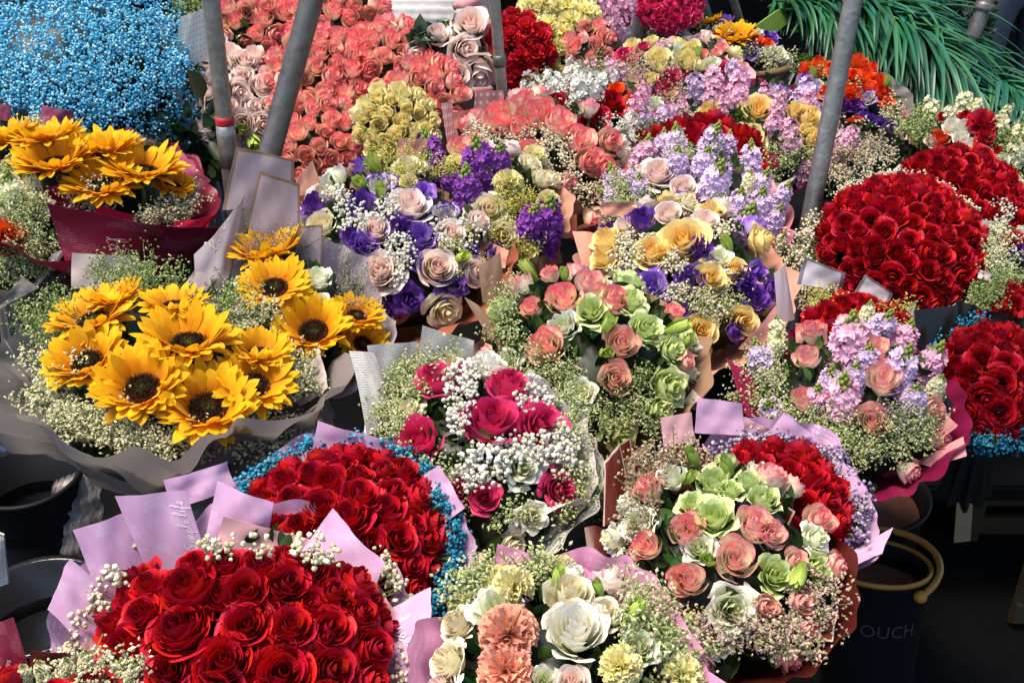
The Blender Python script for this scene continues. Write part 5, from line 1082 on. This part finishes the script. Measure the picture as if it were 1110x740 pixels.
def crate():
    C = at_z(1104, 588, .12); root = empty('slatted_crate', (C[0], C[1], 0), 'open slatted wooden crate in deep shadow at the right edge', 'crate')
    for k in range(3):
        for side in (0, 1):
            m = MB(); v = np.array([[x, y, z] for z in (0, 1) for y in (0, 1) for x in (0, 1)], float); f = [(0, 2, 3, 1), (4, 5, 7, 6), (0, 1, 5, 4), (2, 6, 7, 3), (0, 4, 6, 2), (1, 3, 7, 5)]
            m.add(v*[.42, .012, .05]+[-.05, -.15+side*.30, .02+k*.085], f); obj('slat', m.mesh('slat', 'cratewood', False), root)
    for x in (-.05, .12, .30):
        for y in (-.138, .135):
            m = MB(); m.add(v*[.03, .014, .25]+[x, y, .01], f); obj('post', m.mesh('post', 'cratewood', False), root)
crate()
# left: clear plastic tub and grey film bag, blue cloth
def tub(px, py, w, z, hgt, label, mat='clearwater'):
    C = at_z(px, py, z); dep = (C-CAM) @ FW; R = w/2*dep/FOC; root = empty('plastic_tub', (C[0], C[1], z-hgt), label, 'tub'); mb = MB()
    lathe(mb, [(.001, .004), (R*.85, 0), (R*.9, hgt*.3), (R*.87, hgt*.34), (R*.93, hgt*.62), (R*.9, hgt*.66), (R, hgt), (R*1.05, hgt+.004), (R*1.05, hgt+.012), (R*.95, hgt+.01), (R*.93, hgt*.7), (.001, hgt*.55)]); obj('tub_body', mb.mesh('tub_body', mat), root); return root
tub(30, 520, 110, .52, .30, 'smoky clear plastic tub in the shade under the sunflowers, left edge', 'blackplastic')
tub(40, 660, 150, .50, .30, 'clear plastic tub with murky bluish water behind the maroon corner paper')
sheet('film_bag', 'sagging grey plastic film between the tubs and the lilac wrap', [(70,650),(120,640),(110,500),(60,520)], [0, 0, .1, .1], 'p_grey', 'plastic bag', bend=.04, lump=.02, y=1.55)
sheet('blue_cloth', 'dark blue cloth hanging behind the sunflower bouquet at the left edge', [(-10,520),(44,520),(40,400),(-10,390)], [0, 0, .1, .1], 'bluecloth', 'cloth', bend=.02, lump=.02, y=1.75)
sheet('white_paper_scrap', 'torn edge of white paper at the left edge above the clear tub', [(-12,640),(9,632),(4,580),(-10,575)], [0, 0, 0, 0], 'p_white', 'paper', bend=.01, lump=.002, y=1.30)
# ------------------------------------------------------------------ person (dark trousers) at the top right
def skin_mesh(name, verts, edges, radii, mat, sub=2, root=0):
    me = bpy.data.meshes.new(name); me.from_pydata(verts, edges, []); o = bpy.data.objects.new(name, me); COL.objects.link(o)
    o.modifiers.new('s', 'SKIN'); me.skin_vertices[0].data[root].use_root = True
    for i, r in enumerate(radii): me.skin_vertices[0].data[i].radius = r if isinstance(r, tuple) else (r, r)
    o.modifiers.new('d', 'SUBSURF').levels = sub; dg = bpy.context.evaluated_depsgraph_get(); m2 = bpy.data.meshes.new_from_object(o.evaluated_get(dg)); m2.materials.clear(); m2.materials.append(MATS[mat])
    for p in m2.polygons: p.use_smooth = True
    bpy.data.objects.remove(o); m2.name = name; return m2
def person():
    root = empty('person', (1.90, 4.2, 0), 'person in dark grey trousers standing at the top right, seen only below the belt', 'person')
    V = [(0, 0, .95), (0, 0, 1.15), (0, 0, 1.38), (0, 0, 1.50), (0, -.01, 1.62), (0, -.01, 1.72), (-.10, 0, .88), (-.13, -.02, .48), (-.14, .02, .09), (-.14, -.14, .04), (.10, 0, .88), (.13, -.02, .48), (.14, .02, .09), (.14, -.14, .04),
         (-.19, 0, 1.40), (-.25, .06, 1.14), (-.20, -.16, 1.16), (-.12, -.24, 1.20), (.19, 0, 1.40), (.25, .06, 1.14), (.20, -.16, 1.16), (.12, -.24, 1.20)]
    E = [(0, 1), (1, 2), (2, 3), (3, 4), (4, 5), (0, 6), (6, 7), (7, 8), (8, 9), (0, 10), (10, 11), (11, 12), (12, 13), (2, 14), (14, 15), (15, 16), (16, 17), (2, 18), (18, 19), (19, 20), (20, 21)]
    Rr = [(.12, .08), (.11, .08), (.13, .08), .055, .095, .08, .07, .055, .045, .04, .07, .055, .045, .04, .055, .042, .03, .035, .055, .042, .03, .035]
    obj('body', skin_mesh('body', V, E, Rr, 'skin'), root)
    obj('trousers', skin_mesh('trousers', [V[0], (0, 0, 1.03), V[6], V[7], V[8], V[10], V[11], V[12]], [(0, 1), (0, 2), (2, 3), (3, 4), (0, 5), (5, 6), (6, 7)], [(.175, .135), (.16, .125), .115, .09, .085, .115, .09, .085], 'denim'), root)
    obj('jacket', skin_mesh('jacket', [(0, 0, 1.0), V[1], V[2], (0, 0, 1.48), V[14], V[15], (-.20, -.14, 1.16), V[18], V[19], (.20, -.14, 1.16)], [(0, 1), (1, 2), (2, 3), (2, 4), (4, 5), (5, 6), (2, 7), (7, 8), (8, 9)], [(.19, .145), (.165, .13), (.19, .13), .08, .08, .062, .05, .08, .062, .05], 'jacket'), root)
    obj('hair', skin_mesh('hair', [(0, .01, 1.70), (0, .01, 1.76)], [(0, 1)], [.098, .085], 'hair'), root)
    for s in (-1, 1):
        for k in range(4): m = skin_mesh('finger', [(s*.11, -.26, 1.20+(k-1.5)*.018), (s*.08, -.285, 1.20+(k-1.5)*.019), (s*.055, -.27, 1.20+(k-1.5)*.019)], [(0, 1), (1, 2)], [.010, .009, .007], 'skin', 1); obj('finger', m, root)
    mb = MB(); a = np.linspace(0, 2*PI, 33); tube(mb, [(.178*math.cos(x), .138*math.sin(x), .985) for x in a], .014, 6); obj('belt', mb.mesh('belt', 'hair'), root)
person()
# ------------------------------------------------------------------ stall bench, ground
def slab(name, x0, x1, y0, y1, z0, z1, mat, parent=None):
    import bmesh
    bm = bmesh.new(); bmesh.ops.create_cube(bm, size=1); bmesh.ops.scale(bm, vec=(x1-x0, y1-y0, z1-z0), verts=bm.verts); bmesh.ops.bevel(bm, geom=bm.edges[:], offset=.006, segments=2, affect='EDGES')
    me = bpy.data.meshes.new(name); bm.to_mesh(me); bm.free(); me.materials.append(MATS[mat]); return obj(name, me, parent, ((x0+x1)/2, (y0+y1)/2, (z0+z1)/2))
def bench(label, x0, x1, y0, y1, z):
    r = empty('display_bench', (0, 0, 0), label, 'bench', 'low display benches under the bouquets'); slab('bench_top', x0, x1, y0, y1, z-.04, z, 'cloth', r)
    for x in (x0+.06, x1-.06):
        for y in (y0+.06, y1-.06): slab('leg', x-.025, x+.025, y-.025, y+.025, .006, z-.042, 'wood', r)
bench('dark cloth covered bench under the front and left bouquets', -1.15, .34, .78, 2.3, .30)
bench('dark cloth covered bench under the rear left bunches', -2.0, .40, 2.34, 4.3, .34)
bench('dark cloth covered bench under the rear right bouquets', .44, 2.4, 1.86, 4.6, .32)
mb = MB(); mb.add([(-40, -40, 0), (40, -40, 0), (40, 60, 0), (-40, 60, 0)], [(0, 1, 2, 3)]); obj('ground', mb.mesh('ground', 'asphalt'), kind='structure')
def backcloth():
    n = 60; x = np.linspace(-4.5, 4.5, n); rows = []
    for i in range(10): t = i/9; rows.append(np.stack([x, 5.6+.05*np.sin(x*11)*(1-.3*t)+.02*np.sin(x*31+t*3), np.full(n, .02+2.4*t)], 1))
    V = np.concatenate(rows); k = len(V); m = MB(); m.add(V, gridf(10, n)); m.add(V+[0, .008, 0], gridf(10, n)[:, ::-1]); o = obj('back_curtain', m.mesh('back_curtain', 'cloth')); tag(o, 'black cloth hanging in the dark behind the stall', 'curtain')
backcloth()
def sunblocker():  # cloth added out of view to keep sun off the lower right
    r = empty('added_sunblocker', (1.25, .3, 0), 'dark canvas awning on two posts, added out of view to shade the front right corner of the stall', 'sunblocker'); X = np.linspace(-.95, .9, 20); rows = []
    for i in range(16): y = -.05+i*1.25/15; rows.append(np.stack([X, np.full(20, y), 2.30+.03*np.sin(X*6+y*3)], 1))
    V = np.concatenate(rows); m = MB(); m.add(V, gridf(16, 20)); m.add(V+[0, 0, -.006], gridf(16, 20)[:, ::-1]); obj('canvas', m.mesh('canvas', 'cloth'), r)
    for y in (0, 1.18):
        m = MB(); tube(m, [(.85, y, 0), (.85, y, 2.32)], .02, 12); obj('post', m.mesh('post', 'steel_dark'), r)
        m = MB(); tube(m, [(-.93, y, 2.275), (.88, y, 2.275)], .014, 10); obj('rail', m.mesh('rail', 'steel_dark'), r)
sunblocker()
# ------------------------------------------------------------------ light
w = bpy.data.worlds.new('World'); S.world = w; w.use_nodes = True; nt = w.node_tree; sky = nt.nodes.new('ShaderNodeTexSky'); sky.sky_type = 'NISHITA'; sky.sun_disc = False
SUN = nrm([-.30, -.08, .93]); sky.sun_elevation = math.asin(SUN[2]); sky.sun_rotation = math.atan2(SUN[0], SUN[1])
bg = nt.nodes['Background']; nt.links.new(sky.outputs[0], bg.inputs[0]); bg.inputs[1].default_value = .15
ld = bpy.data.lights.new('sun', 'SUN'); ld.energy = 4.2; ld.angle = math.radians(28); ld.color = (1, .87, .71); lo = bpy.data.objects.new('sun', ld); COL.objects.link(lo)
lo.rotation_euler = Vector(SUN).to_track_quat('Z', 'Y').to_euler(); lo.location = (0, 0, 6)
S.view_settings.view_transform = 'Standard'; S.view_settings.look = 'None'; S.view_settings.exposure = .66; S.view_settings.gamma = 1
S.render.engine = 'CYCLES'
